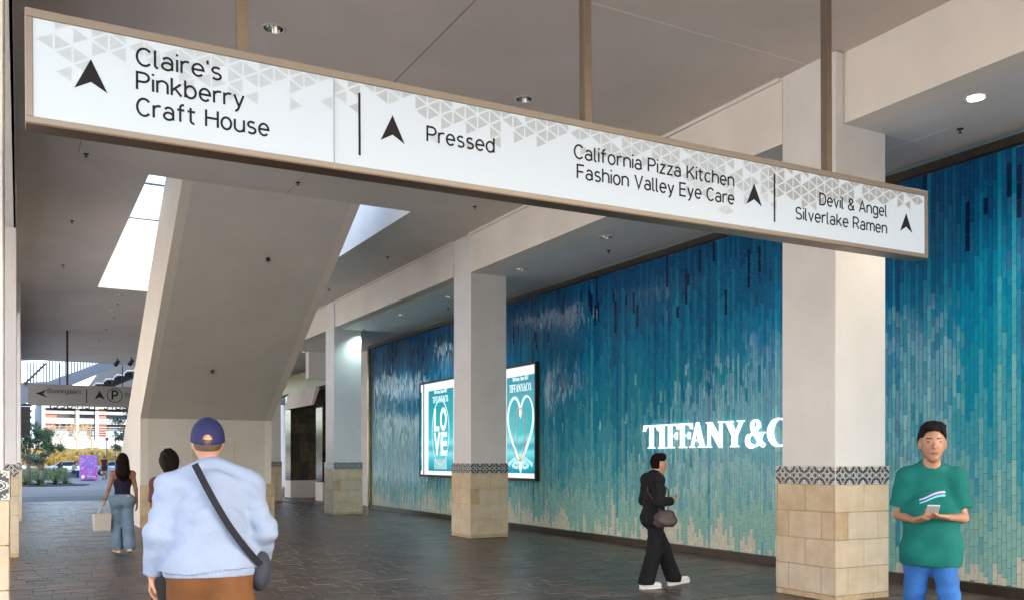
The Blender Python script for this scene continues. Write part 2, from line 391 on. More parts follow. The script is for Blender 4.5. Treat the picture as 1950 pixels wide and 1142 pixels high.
# ------------------------------------------------------------------ lettering: a monoline sans and a display serif
def arc(cx, cy, rx, ry, a0, a1, n=14):
    return [(cx+rx*math.cos(R(a0+(a1-a0)*i/n)), cy+ry*math.sin(R(a0+(a1-a0)*i/n))) for i in range(n+1)]
def GL():
    G = {}; o = lambda c=.25, w_=.25: arc(c, .36, w_, .36, 0, 360, 24)
    G['a'] = (.50, [arc(.235,.21,.235,.21,0,360,20), [(.47,0),(.47,.46)]+arc(.25,.46,.22,.26,0,150)])
    G['b'] = (.52, [[(0,0),(0,1.02)], arc(.26,.36,.26,.36,0,360,24)]); G['d'] = (.52, [[(.52,0),(.52,1.02)], arc(.26,.36,.26,.36,0,360,24)])
    G['c'] = (.48, [arc(.26,.36,.26,.36,48,312)]); G['e'] = (.52, [[(.02,.37),(.52,.37)]+arc(.26,.36,.26,.36,2,318,20)])
    G['f'] = (.34, [[(.13,0),(.13,.84)]+arc(.31,.84,.18,.18,180,85,6), [(-.03,.70),(.34,.70)]])
    G['g'] = (.52, [arc(.26,.36,.26,.36,0,360,24), [(.52,.72),(.52,-.10)]+arc(.26,-.10,.26,.22,0,-150)])
    arch = lambda x: [(x,0),(x,.72)]; ar = lambda x, w_: [(x,.40)]+arc(x+w_/2,.46,w_/2,.26,180,0)+[(x+w_,0)]
    G['h'] = (.50, [[(0,0),(0,1.02)], ar(0,.50)]); G['n'] = (.50, [arch(0), ar(0,.50)]); G['m'] = (.80, [arch(0), ar(0,.40), ar(.40,.40)])
    G['i'] = (.0, [arch(0), [(0,.93),(0,1.05)]]); G['l'] = (.12, [[(0,1.02),(0,.13)]+arc(.13,.13,.13,.13,180,275,6)])
    G['k'] = (.46, [[(0,0),(0,1.02)], [(.44,.72),(.0,.26)], [(.15,.42),(.47,0)]]); G['o'] = (.52, [arc(.26,.36,.26,.36,0,360,24)])
    G['r'] = (.32, [arch(0), [(0,.36)]+arc(.26,.42,.26,.29,180,68)])
    G['s'] = (.44, [arc(.22,.54,.195,.175,35,270,12)[:-1]+arc(.22,.185,.215,.185,90,-145,12)])
    G['t'] = (.36, [[(.13,.93),(.13,.18)]+arc(.31,.18,.18,.18,180,275,6), [(-.03,.70),(.36,.70)]])
    G['u'] = (.50, [[(0,.72),(0,.26)]+arc(.25,.26,.25,.26,180,360)+[(.5,.72)], [(.5,.72),(.5,0)]]); G['v'] = (.46, [[(0,.72),(.23,0),(.46,.72)]])
    G['y'] = (.48, [[(0,.72),(.245,0)], [(.48,.72),(.20,-.14)]+arc(.04,-.12,.14,.15,-25,-90,5)]); G['z'] = (.42, [[(.02,.70),(.41,.70),(.01,.02),(.43,.02)]])
    G["'"] = (.0, [[(0,1.04),(0,.80)]]); G[' '] = (.16, []); G['.'] = (.0, [[(0,0),(0,.1)]])
    G['A'] = (.66, [[(0,0),(.33,1),(.66,0)], [(.10,.30),(.56,.30)]]); G['C'] = (.62, [arc(.34,.5,.34,.5,42,318,22)])
    G['D'] = (.62, [[(0,0),(0,1),(.26,1)]+arc(.26,.5,.36,.5,90,-90,18)+[(0,0)]]); G['E'] = (.52, [[(.53,1),(0,1),(0,0),(.53,0)], [(0,.52),(.47,.52)]])
    G['F'] = (.50, [[(.52,1),(0,1),(0,0)], [(0,.50),(.46,.50)]]); G['H'] = (.62, [[(0,0),(0,1)], [(.62,0),(.62,1)], [(0,.52),(.62,.52)]])
    G['K'] = (.60, [[(0,0),(0,1)], [(.57,1),(0,.36)], [(.20,.58),(.60,0)]]); G['P'] = (.56, [[(0,0),(0,1),(.28,1)]+arc(.28,.735,.28,.265,90,-90)+[(0,.47)]])
    G['R'] = (.58, [[(0,0),(0,1),(.28,1)]+arc(.28,.735,.27,.265,90,-90)+[(0,.47)], [(.30,.47),(.58,0)]])
    G['B'] = (.56, [[(0,0),(0,1),(.27,1)]+arc(.27,.765,.24,.235,90,-90)+[(0,.53)], [(.27,.53)]+arc(.28,.265,.27,.265,90,-90)+[(0,0)]])
    G['S'] = (.58, [arc(.29,.745,.26,.255,30,270,14)[:-1]+arc(.29,.245,.29,.245,90,-150,14)]); G['V'] = (.64, [[(0,1),(.32,0),(.64,1)]])
    G['W'] = (.86, [[(0,1),(.22,0),(.43,.9),(.64,0),(.86,1)]]); G['N'] = (.62, [[(0,0),(0,1),(.62,0),(.62,1)]]); G[','] = (.05, [[(.05,.08),(0,-.14)]])
    G['1'] = (.22, [[(0,.82),(.2,1),(.2,0)]]); G['8'] = (.5, [arc(.25,.76,.21,.235,0,360,18), arc(.25,.26,.25,.265,0,360,18)]); G['3'] = (.48, [arc(.22,.75,.22,.25,140,-90,12)[:-1]+arc(.22,.25,.25,.25,90,-140,12)]); G['7'] = (.48, [[(0,1),(.48,1),(.16,0)]])
    G['T'] = (.58, [[(0,1),(.58,1)], [(.29,1),(.29,0)]])
    G['&'] = (.66, [[(.64,0),(.14,.66)]+arc(.30,.80,.19,.20,200,-30,12)+[(.14,.42)]+arc(.26,.23,.25,.23,130,330,14)+[(.60,.44)]])
    return G
GLY = GL()
def ribbon(mb, pts, wd, y0, dep, wfn=None):
    """a stroke of width wd along pts in the XZ plane, facing -Y, extruded dep backwards"""
    P = [Vector((p[0], p[1])) for p in pts]; Q = [P[0]]
    for p in P[1:]:
        if (p-Q[-1]).length > 1e-5: Q.append(p)
    closed = (Q[0]-Q[-1]).length < 1e-4
    if closed: Q.pop()
    n = len(Q); Lf = []; Rt = []
    for i in range(n):
        a = Q[(i-1) % n] if (closed or i > 0) else None; b = Q[(i+1) % n] if (closed or i < n-1) else None
        d1 = (Q[i]-a).normalized() if a is not None else None; d2 = (b-Q[i]).normalized() if b is not None else None
        if d1 is None: d1 = d2
        if d2 is None: d2 = d1
        n1 = Vector((-d1.y, d1.x)); n2 = Vector((-d2.y, d2.x)); nn = n1+n2
        nn = nn.normalized() if nn.length > 1e-6 else n1
        k = 1/max(0.45, nn.dot(n1)); ww = wd if wfn is None else wfn(i/(max(1, n-1)))
        Lf.append(Q[i]+nn*ww/2*k); Rt.append(Q[i]-nn*ww/2*k)
    b0 = len(mb.v)
    for i in range(n):
        for p in (Lf[i], Rt[i]):
            mb.v.append((p.x, y0, p.y)); mb.v.append((p.x, y0+dep, p.y))
    for i in range(n if closed else n-1):
        j = (i+1) % n; a = b0+4*i; c = b0+4*j
        for f in ((a, a+2, c+2, c), (a+2, a+3, c+3, c+2), (a+1, a, c, c+1)): mb.f.append(f); mb.mi.append(0)
    if not closed:
        for a in (b0, b0+4*(n-1)): mb.f.append((a, a+1, a+3, a+2)); mb.mi.append(0)
def mono(name, body, loc, m, parent, cap, width=None, rotz=0.0, wt=0.115, align='LEFT', track=0.20, dep=0.002, flip=False):
    adv = 0; total = []
    for ch in body:
        g = GLY[ch]; total.append((adv, g)); adv += g[0]+(track if ch != ' ' else 0.22)
    adv -= track; sx = (width/adv) if width else cap; fl = -1 if flip else 1
    for a, g in total:
        if not g[1]: continue
        mb = MB(); k = 0
        for st in g[1]:
            ribbon(mb, [(p[0]*sx*fl, p[1]*cap) for p in st], wt*cap, -dep-0.0004*(k % 3), dep); k += 1
        o = mb.build(name, m, parent, fix=False); o.location = (loc[0]+a*sx*fl, loc[1], loc[2])

def serif_glyph(ch):
    """unit-height display serif outlines; returns (advance, [outlines])"""
    t = .035; S_ = .125; h = .05
    def stem(x, w_=S_): return [(x-.07,0),(x+w_+.07,0),(x+w_+.07,t),(x+w_+.01,t+h*.6),(x+w_,t+h),(x+w_,1-t-h),(x+w_+.01,1-t-h*.6),(x+w_+.07,1-t),(x+w_+.07,1),(x-.07,1),(x-.07,1-t),(x-.01,1-t-h*.6),(x,1-t-h),(x,t+h),(x-.01,t+h*.6),(x-.07,t)]
    if ch == 'I': return .31, [stem(.07)]
    if ch == 'T': return .78, [[(.24,0),(.54,0),(.54,t),(.48,t+.03),(.46,t+h),(.46,.94),(.60,.94),(.70,.87),(.735,.74),(.77,.74),(.76,1),(.02,1),(.01,.74),(.045,.74),(.08,.87),(.18,.94),(.335,.94),(.335,t+h),(.30,t+.03),(.24,t)]]
    if ch == 'F': return .64, [[(0,0),(.33,0),(.33,t),(.22,t+.03),(.20,t+h),(.20,.47),(.40,.47),(.455,.43),(.465,.36),(.50,.36),(.50,.64),(.465,.64),(.455,.57),(.40,.53),(.20,.53),(.20,.94),(.44,.94),(.53,.88),(.57,.76),(.605,.76),(.595,1),(0,1),(0,1-t),(.06,1-t-.03),(.07,1-t-h),(.07,t+h),(.06,t+.03),(0,t)]]
    if ch == 'A': return .86, [[(0,0),(.24,0),(.24,t),(.16,t+.02),(.145,t+.05),(.21,.27),(.52,.27),(.60,t+.05),(.55,t+.02),(.49,t),(.49,0),(.84,0),(.84,t),(.77,t+.03),(.74,t+.08),(.46,1.02),(.39,1.02),(.10,t+.08),(.07,t+.03),(0,t)], [(.225,.33),(.50,.33),(.36,.78)]]
    if ch == 'N': return .92, [[(0,0),(.24,0),(.24,t),(.165,t+.03),(.155,t+h),(.155,.74),(.70,-.02),(.77,-.02),(.77,.92),(.79,.96),(.86,1-t),(.86,1),(.63,1),(.63,1-t),(.70,.96),(.715,.92),(.715,.34),(.25,1),(0,1),(0,1-t),(.07,.95),(.10,.90),(.10,t+h),(.08,t+.03),(0,t)]]
    if ch == 'Y': return .86, [[(.27,0),(.60,0),(.60,t),(.53,t+.03),(.52,t+h),(.52,.42),(.74,.90),(.77,.95),(.84,1-t),(.84,1),(.58,1),(.58,1-t),(.67,.95),(.67,.91),(.495,.52),(.29,.91),(.30,.95),(.36,1-t),(.36,1),(0,1),(0,1-t),(.06,.96),(.10,.90),(.35,.42),(.35,t+h),(.34,t+.03),(.27,t)]]
    if ch == 'O': return .86, [arc(.41,.5,.41,.52,0,359,40), arc(.41,.5,.235,.465,0,359,40)]
    if ch == 'C': return .80, [arc(.41,.5,.41,.52,48,315,34)+arc(.455,.5,.275,.465,310,55,34)+[(.655,.68),(.70,.68),(.70,.97),(.665,.97)]]
    if ch == '.': return .2, [arc(.09,.08,.08,.085,0,359,14)]
def serif_parts(body, cap, width_scale=1.0, dep=0.05, starts=None):
    """yield (char, mesh, x) for each letter"""
    x = 0
    for i, ch in enumerate(body):
        if ch == '&':
            mb = MB()
            ribbon(mb, [(.78,.02),(.62,.16),(.28,.66)], .14, -dep, dep)
            ribbon(mb, [(.28,.66)]+arc(.40,.80,.15,.185,205,-30,16), .09, -dep-.0006, dep, lambda t: .13-.08*math.sin(t*3.14))
            ribbon(mb, [(.52,.70),(.38,.54),(.20,.44)]+arc(.25,.245,.22,.235,125,270,12), .1, -dep-.0012, dep, lambda t: .05+.11*min(1, t*1.4))
            ribbon(mb, [(.25,.01)]+arc(.30,.30,.30,.29,-98,-20,8)+[(.66,.40),(.70,.50)], .06, -dep-.0018, dep)
            ribbon(mb, [(.56,.515),(.82,.515)], .04, -dep-.0006, dep)
            me = mb.mesh('letter', M['letter']); remap(me, lambda X, Y, Z: (X*cap*width_scale, Y, Z*cap)); adv = .86
        else:
            adv, out = serif_glyph(ch); me = curve_fill(out, dep/2)
            remap(me, lambda X, Y, Z: (X*cap*width_scale, -(Z+dep/2), Y*cap)); me.materials.append(M['letter'])
        yield ch, me, (starts[i] if starts else x); x += (adv+.03)*cap*width_scale

# ------------------------------------------------------------------ setting: ground, arcade floor, ceilings
b = MB(); b.box(-400, 400, -60, 700, -0.6, -0.03); structure(b.build('ground', M['concrete'])); tag(bpy.data.objects['ground'], 'wide pale grey concrete plaza beyond the covered walkway', None)
del bpy.data.objects['ground']['label']
b = MB(); b.box(-2.2, 40, 39.2, 600, -0.028, -0.002); pz = structure(b.build('plaza_paving', M['concrete']))
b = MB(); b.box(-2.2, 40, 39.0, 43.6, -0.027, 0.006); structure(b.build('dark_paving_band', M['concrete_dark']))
b = MB()
for k in range(9): b.box(-2.2, 12, 52+k*4.2, 52.03+k*4.2, -0.01, 0.0015)
structure(b.build('paving_joints', M['joint']))
floor = MB(); floor.box(-2.2, 12.5, -14, 39.0, -0.029, -0.010); floor = structure(floor.build('arcade_floor', M['grout']))
b = MB(); b.box(-2.2, 12.5, -14, 2.0, -0.0095, 0.0); structure(b.build('near_floor_paving', M['paver'][0]))

# pavers: random ashlar of clay units, a double soldier course on each column line
CT, ST = math.cos(R(YAW)), math.sin(R(YAW))
def proj(x, y, z):
    d = x*ST+y*CT; r = x*CT-y*ST
    return (975+1725*r/max(d, .01), 874-1725*(z-1.6)/max(d, .01), d)
units = []; y = 2.0; rng = random.Random(3); sold = [8.1, 17.35, 26.6, 35.9]
while y < 38.9:
    sn = next((s_ for s_ in sold if s_ <= y < s_+0.62), None)
    if sn is not None:
        dpt = 0.31; x = -2.2
        while x < 12.4: units.append((x, y, 0.155, dpt, 1)); x += 0.155
        y += dpt; continue
    dpt = rng.choice([0.155, 0.155, 0.235, 0.31]); nx = min([s_ for s_ in sold if s_ > y]+[39.0]); dpt = min(dpt, nx-y)
    if dpt < 0.06: y = nx; continue
    x = -2.2-rng.random()*0.3
    while x < 12.4:
        wd = rng.choice([0.23, 0.31, 0.31, 0.39, 0.47]) if dpt > .2 or rng.random() < .6 else 0.31
        units.append((x, y, wd, dpt, 0)); x += wd
    y += dpt
def paver_box(mb, x, y, wd, dp, m, rg):
    g = 0.0022; z = -0.001-rg.random()*0.0035; tx = rg.uniform(-.006, .006)*wd; ty = rg.uniform(-.010, .010)*dp
    i = len(mb.v); zz = -0.012
    x0, x1, y0, y1 = x+g, x+wd-g, y+g, y+dp-g; e = 0.004
    mb.v += [(x0,y0,zz),(x1,y0,zz),(x1,y1,zz),(x0,y1,zz),(x0+e,y0+e,z-tx-ty),(x1-e,y0+e,z+tx-ty),(x1-e,y1-e,z+tx+ty),(x0+e,y1-e,z-tx+ty)]
    for f in ((4,5,6,7),(0,1,5,4),(1,2,6,5),(2,3,7,6),(3,0,4,7)): mb.f.append(tuple(i+k for k in f)); mb.mi.append(m)
def vis_area(cx, cy, a):
    px, py, d = proj(cx, cy, 0)
    if d < 1 or not (0 < px < 1950 and py < 1142): return 0
    if px > 1480 and px < 1692: return 0
    return a*1.6/d**3
scored = sorted(units, key=lambda u: -vis_area(u[0]+u[2]/2, u[1]+u[3]/2, u[2]*u[3]))
rg = random.Random(5); cols = random.Random(11)
for u in scored[:300]:
    mb = MB(); paver_box(mb, -u[2]/2, -u[3]/2, u[2], u[3], 0, rg)
    c = cols.choice([0,0,1,1,2,3,4]) if not u[4] else cols.choice([1,3])
    o = link('paver', mb.mesh('paver', M['paver'][c]), floor); o.location = (u[0]+u[2]/2, u[1]+u[3]/2, 0)
mb = MB()
for u in scored[300:]: paver_box(mb, u[0], u[1], u[2], u[3], cols.choice([0,0,1,1,2,3,4]) if not u[4] else cols.choice([1,3]), rg)
o = link('paver_field', mb.mesh('paver_field', M['paver']), floor); o['kind'] = 'stuff'

ZC, ZL = 6.175, 5.38
circ = lambda x, y, r, n=28: [(x+r*math.cos(2*math.pi*k/n), y+r*math.sin(2*math.pi*k/n)) for k in range(n)]
main_lights = [(2.38,9.68),(5.646,10.05),(2.48,27.54),(2.52,30.49),(2.56,33.03),(2.6,36.34),(2.62,39.61),(2.64,42.0),(5.65,30.4),(5.65,36.3)]
low_lights = [(8.805,2.9,1),(8.805,6.013,2),(8.80,9.3,1),(8.80,12.80,0),(8.80,15.78,0),(8.80,19.24,3),(8.80,22.2,3),(8.80,25.24,3),(8.80,31.42,1)]
HR = 0.10
W0, W1, V0, V1 = 1.84, 6.37, 15.62, 26.45       # stairwell opening
me = curve_fill([[(-0.05,-3.5),(8.173,-3.5),(8.173,7.18),(8.045,7.18),(8.045,47),(-0.05,47)], [(W0,V0),(W1,V0),(W1,V1),(W0,V1)]]+[circ(x, y, HR) for x, y in main_lights])
remap(me, lambda X, Y, Z: (X, Y, Z+ZC)); me.materials.append(M['ceiling']); ceil = structure(link('ceiling', me))
me = curve_fill([[(8.17,-3.5),(10.6,-3.5),(10.6,28.3),(12.5,28.3),(12.5,47),(8.17,47)]]+[circ(x, y, HR) for x, y, k in low_lights])
remap(me, lambda X, Y, Z: (X, Y, Z+ZL)); me.materials.append(M['soffit']); lowc = structure(link('lower_ceiling', me))
b = MB(); b.box(-2.2, -0.05, -3.5, 47, ZL, ZL+0.2); b.box(-0.075, -0.05, -3.5, 47, ZL, ZC-.001)
structure(b.build('left_aisle_ceiling', M['fascia']))
b = MB()
b.box(8.173, 8.5, -3.5, 7.18, ZL-.0015, ZC+.3)
b.box(8.045, 8.5, 8.0, 16.55, ZL-.0015, ZC+.3)
for y0, y1 in ((17.37, 25.5), (26.3, 34.8), (35.6, 47)):
    b.box(8.045, 8.34, y0, y1, ZL+.05, ZC+.3); b.box(8.34, 8.5, y0, y1, ZL-.0015, ZC+.3)
fas = structure(b.build('ceiling_fascia_beam', M['fascia']))
b = MB()
for y0, y1 in ((8.02, 16.55), (17.4, 25.5), (26.3, 34.8), (35.6, 47)):
    b.box(8.0, 8.045, y0, y1, ZC-.045, ZC-.001); 
structure(b.build('ceiling_edge_trim', M['fascia']))
b = MB(); b.box(3.998, 4.006, -3.5, 14.31, ZC-.0015, ZC+.01); b.box(0.78, 0.787, 14.31, 15.0, ZC-.0015, ZC+.01); b.box(4.06,4.066,14.31,15.6,ZC-.0015,ZC+.01)
structure(b.build('ceiling_control_joint', M['joint']))
b = MB(); b.box(-.05, 8.04, 7.594, 7.606, ZC-.003, ZC+.01); b.box(8.9, 10.1, 7.19, 7.199, ZL-.003, ZL+.01); b.box(8.6, 10.1, 8.08, 8.088, ZL-.003, ZL+.01); b.box(9.35, 9.358, 6.7, 8.08, ZL-.003, ZL+.01)
structure(b.build('ceiling_bead_joint', M['bead']))
# upper deck slab over the ceilings, kept clear of the well; faces of the well in white plaster
b = MB()
for x0, x1, y0, y1 in ((-2.2, W0-.16, -3.5, 47), (W1+.16, 12.5, -3.5, 47), (W0-.16, W1+.16, -3.5, V0-.16), (W0-.16, W1+.16, V1+.16, 47)): b.box(x0, x1, y0, y1, ZC+.32, ZC+.95)
b.box(-2.2, 12.5, -3.7, -3.5, ZL, ZC+.95); b.box(-0.05, 12.5, 47, 47.2, ZC, ZC+.95)
structure(b.build('upper_deck', M['concrete']))
b = MB(); b.box(W0-.15, W0, V0-.15, V1+.15, ZC+.0005, 8.1); b.box(W1, W1+.15, V0-.15, V1+.15, ZC+.0005, 8.6)
b.box(W0, W1, V1, V1+.15, ZC+.0005, 8.1); b.box(W0, 2.37, V0-.15, V0, ZC+.0005, 7.3); b.box(5.38, W1, V0-.15, V0, ZC+.0005, 7.3)
wellw = tag(b.build('stairwell_wall', M['white']), 'white parapet wall lining the open stairwell above the ceiling', 'wall')
gr = empty('glass_guardrail', (4.1, V1+.08, 8.1), 'clear glass guardrail with dark rails beyond the stairwell opening', 'guardrail')
for i in range(4):
    x0 = -2.2+i*1.12; b = MB(); b.box(x0, x0+1.09, -.006, .006, 0.03, 1.0); b.build('pane', M['glass'], gr)
b = MB(); b.box(-2.26, 2.27, -.03, .03, 1.0, 1.05); b.build('top_rail', M['dark'], gr); b = MB(); b.box(-2.26, 2.27, -.04, .04, 0.0, 0.05); b.build('bottom_rail', M['dark'], gr)
up = empty('upper_pavilion', (4.5, 40, 7.1), 'small upper level pavilion with tan post seen through the stairwell opening', 'pavilion')
b = MB(); b.box(-2.4, -2.0, -3, -2.6, 0, 6.2); b.build('post', mat('tan_post', lin(200,160,120), .6), up)
b = MB(); b.prism([(-4.5,3.2),(-2.2,4.3),(-.8,4.3),(-.8,4.0),(-4.5,2.9)], -3, 2, 'y'); b.build('canopy', M['bluegrey'], up)
b = MB(); b.box(-1.5, 3, -1, 4, 0, 3.6); b.build('wall', M['white'], up)

# ------------------------------------------------------------------ staircase block coming down through the well
st = empty('staircase', (4.0, 22.7, 0), 'plastered underside and block of the staircase rising through the ceiling opening', 'staircase')
OX, OY = 4.0, 22.7
def tap(x, y): return x+.13*min(max((y-15.6)/7, 0), 1.05)-OX
out = [(15.62,6.175),(22.7,2.56),(22.7,0),(28.3,0),(28.3,1.05),(27.6,1.55),(15.62,7.93)]
def stair_prism(x0, x1, poly):
    mb = MB(); mb.prism([(p[0]-OY, p[1]) for p in poly], x0, x1, 'x')
    mb.v = [(tap(v[0], v[1]+OY), v[1], v[2]) for v in mb.v]; return mb
stair_prism(2.521, 5.229, [(p[0], p[1]) for p in [(15.62,6.175),(22.7,2.56),(22.7,0),(28.3,0),(28.3,.3),(15.62,6.9)]]).build('flight', M['stair'], st)
stair_prism(2.355, 2.52, out).build('parapet', M['stair_lightened'], st); stair_prism(5.23, 5.395, out).build('parapet', M['stair_lightened'], st)
for i in range(22):
    t = i/22; yy = 28.0-t*12.2; zz = .3+t*6.4
    mb = MB(); mb.box(tap(2.52,yy), tap(5.23,yy), yy-.55-OY, yy-OY, zz, zz+.16); mb.build('step', M['concrete'], st)
# stone base course of the block
xs = [2.48, 3.1, 3.72, 4.34, 4.96, 5.57]
for r_, (z0, z1) in enumerate(((0.0,.32),(.325,.66),(.665,1.0))):
    off = 0 if r_ % 2 else -.3; x = 2.47+off
    while x < 5.6:
        a, c = max(x, 2.47), min(x+.61, 5.60)
        if c-a > .05: mb = MB(); mb.box(a-OX+.003, c-OX-.003, -.03, -.001, z0+.003, z1-.003); mb.build('stone', M['stone'][rng.choice([0,2])], st, bevel=.003)
        x += .61
mb = MB(); mb.box(3.62-OX, 3.645-OX, -.018, .001, 1.0, 2.12); mb.box(4.585-OX, 4.61-OX, -.018, .001, 1.0, 2.12); mb.box(3.645-OX, 4.585-OX, -.018, .001, 2.095, 2.12); mb.build('door_frame', M['stair_lightened'], st)
mb = MB(); mb.box(3.65-OX, 4.58-OX, -.008, -.001, 1.0, 2.09); mb.build('access_door', M['stair'], st)
for (xx, yy) in ((4.12, 17.2), (3.75, 20.75)):
    zz = 6.175-.5106*(yy-15.62); mb = MB(); mb.tube((xx-OX, yy-OY, zz+.02), (xx-OX-.0, yy-OY-.02, zz-.05), .045, .03, 12); mb.build('soffit_sensor', M['dark'], st, smooth=False)

# ------------------------------------------------------------------ columns
def pat(u, v):
    r = math.hypot(u, v); th = math.atan2(v, u)
    if r < 1.0:
        rq = .74+.17*math.cos(4*th)
        if abs(r-rq) < .055: return 1
        if abs(r-(rq-.19)) < .04: return 1
        if r < .46:
            if r < .10: return 0
            for k in range(4):
                a = R(45+90*k); d = math.hypot(u-.23*math.cos(a), v-.23*math.sin(a))
                if abs(d-.10) < .04: return 1
            return 1 if (min(abs(u), abs(v)) < .035 and r > .14) else 0
    cu, cv = abs(u)-1, abs(v)-1; rc = math.hypot(cu, cv); a = math.degrees(math.atan2(-cv, -cu))
    if rc < .50 and rc > .10 and min(abs(a-12), abs(a-45), abs(a-78)) < (11 if rc < .38 else 7): return 1
    if rc < .07: return 1
    return 0
def tile_mesh(w_, h_):
    mb = MB(); n = 26
    for i in range(n):
        for j in range(n):
            u, v = (i+.5)/n*2-1, (j+.5)/n*2-1
            mb.quad((w_*(i/n), 0, h_*(j/n)), (w_*((i+1)/n), 0, h_*(j/n)), (w_*((i+1)/n), 0, h_*((j+1)/n)), (w_*(i/n), 0, h_*((j+1)/n)), pat(u, v))
    mb.box(0, w_, .0004, .02, 0, h_, 1); return mb.mesh('patterned_tile', [M['tile_black'], M['tile_white']])
CW, CD = .875, .91
TM = tile_mesh(CW/4-.003, .202)
def make_column():
    c = empty('column', (0,0,0), 'column', 'column')
    mb = MB(); mb.box(.022, CW-.022, .022, CD-.022, 0, 1.525); mb.build('core', M['mortar'], c)
    mb = MB(); mb.box(.015, .84, .015, .825, 1.5225, ZC+.01); mb.build('shaft', M['shaft'], c, bevel=.008)
    rows = [(0,.063),(.069,.376),(.382,.688),(.694,1.0),(1.006,1.312)]; rr = random.Random(2)
    for k, (z0, z1) in enumerate(rows):
        cuts = [[.10,.62],[.20,.70],[.46],[.20,.70],[.46]][k]
        for face in range(4):
            L = CW if face in (0, 2) else CD; ed = 0 if face in (0, 2) else .024
            xs_ = [ed]+[q if face != 3 else L-q for q in cuts]+[L-ed]; xs_.sort()
            for a, d in zip(xs_[:-1], xs_[1:]):
                a += .0025 if a != ed else 0; d -= .0025 if d != L-ed else 0; j = rr.uniform(-.0015, .0015)
                mb = MB()
                if face == 0: mb.box(a, d, -j, .022, z0, z1)
                elif face == 2: mb.box(a, d, CD-.022, CD+j, z0, z1)
                elif face == 1: mb.box(CW-.022, CW+j, a, d, z0, z1)
                else: mb.box(-j, .022, a, d, z0, z1)
                mb.build('stone', M['stone'][rr.choice([0,1,2,3])], c, bevel=.0035)
    tw = CW/4
    for i in range(4):
        for face in range(4):
            o = link('patterned_tile', TM, c)
            if face == 0: o.location = (i*tw+.0015, -.004, 1.318)
            elif face == 1: o.location = (CW+.004, .004+i*(CD-.008)/4, 1.318); o.rotation_euler = (0,0,R(90))
            elif face == 2: o.location = (CW-i*tw-.0015, CD+.004, 1.318); o.rotation_euler = (0,0,R(180))
            else: o.location = (-.004, CD-.004-i*(CD-.008)/4, 1.318); o.rotation_euler = (0,0,R(-90))
            if face in (1, 3): o.scale = ((CD-.008)/4/tw, 1, 1)
    return c
proto = make_column()
spots = [(8.03,7.175,'nearest right column with limestone base, left of the man in the green shirt'),
    (8.045,16.55,'column with tan limestone base standing between the two lit jewellery posters'),
    (8.0,25.5,'column with greenish limestone base left of the tiled wall end'),
    (8.0,34.8,'far column half hidden behind the staircase block beside the dark stone portal'),
    (-.06-CW,7.2,'column at the left photo edge with large black and white tile border'),
    (0.0-CW,16.9,'second left column with tan stone base behind the edge column'),
    (.07-CW,26.6,'third left column seen as a thin strip beside the bright exit'),
    (.10-CW,35.8,'last left column at the walkway exit')]
for i, (x, y, lb) in enumerate(spots):
    c = proto if i == 0 else copy_tree(proto); c.location = (x, y, 0); c['label'] = lb; c['group'] = 'arcade columns with stone bases'

# ------------------------------------------------------------------ walls
b = MB(); b.box(12.9, 40, -3.5, 110, 0, 27); b.box(12.75,40.2,-3.7,110.2,27,27.5); tag(b.build('mall_shade_block', M['fascia']), 'unseen tall plastered mall block added to shade the plaza and stairwell', 'building')  # unseen block, its height set to keep direct sun off the arcade
b = MB(); b.box(-16, -12, -7, 60, 0, 9); tag(b.build('left_light_blocker', M['fascia']), 'unseen low plastered block added on the left to limit side light', 'building')  # unseen block put here to hold back light from the left
b = MB(); b.box(-30, -2.2, -58, 110, -0.028, -0.004); b.box(-2.2, 12.5, -58, -14, -0.028, -0.004); structure(b.build('bounce_paving', mat('pale_bounce_paving', (.44,.44,.43), .8, var=.12, vscale=1)))  # unseen pale paving, added to bounce sunlight up into the arcade
b = MB(); b.box(10.6, 10.8, 28.4, 31.4, 0, ZL-.001); tag(b.build('side_wall', M['shaft']), 'pale grey plaster wall just past the far end of the tiled wall', 'wall')
b = MB(); b.box(8.9, 10.6, 31.2, 31.6, 4.45, ZL-.002); tag(b.build('bulkhead', M['shaft']), 'dropped plaster bulkhead between third right column and shop wall', 'bulkhead')
b = MB(); b.box(10.31, 12.6, 2, 28.3, 0, ZL+.9); b.box(12.5, 12.8, 28.3, 47, 0, ZL+1); tag(b.build('mall_wall', M['shaft']), 'plaster mall wall behind the tile cladding and the shop entrances', 'wall')
tw = empty('tiled_wall', (10.1, 15, 0), 'tall wall of glazed tiles fading from deep blue to teal to cream', 'tiled wall')
OYW = 15.0
b = MB(); b.box(0, .2, 2-OYW, 28.15-OYW, 0, ZL-.001); b.build('backing', M['tilegrout'], tw)
b = MB(); b.box(-.10, .0, 2-OYW, 28.25-OYW, 5.20, 5.30); b.box(-.07, 0, 2-OYW, 28.25-OYW, 5.30, 5.315); b.build('top_trim', M['bronze_dark'], tw)
b = MB(); b.box(-.06, .0, 2-OYW, 28.15-OYW, 0, .122); b.build('baseboard', M['bronze_dark'], tw)
b = MB(); b.box(-.10, .2, 28.15-OYW, 28.27-OYW, 0, 5.198); b.build('end_trim', mat('polished_bronze_edge', (.45,.36,.22), .16, metal=1, bump=.5, bscale=14), tw)
PW, PH = .0585, .2045
rt = random.Random(21); ncol = int((28.13-2.0)/PW)
post = [(18.55, 17.27), (23.87, 21.55)]      # openings covered by the poster boxes
sm = [0]; 
for i in range(ncol): sm.append(sm[-1]*.93+rt.gauss(0, .11))
tl = []
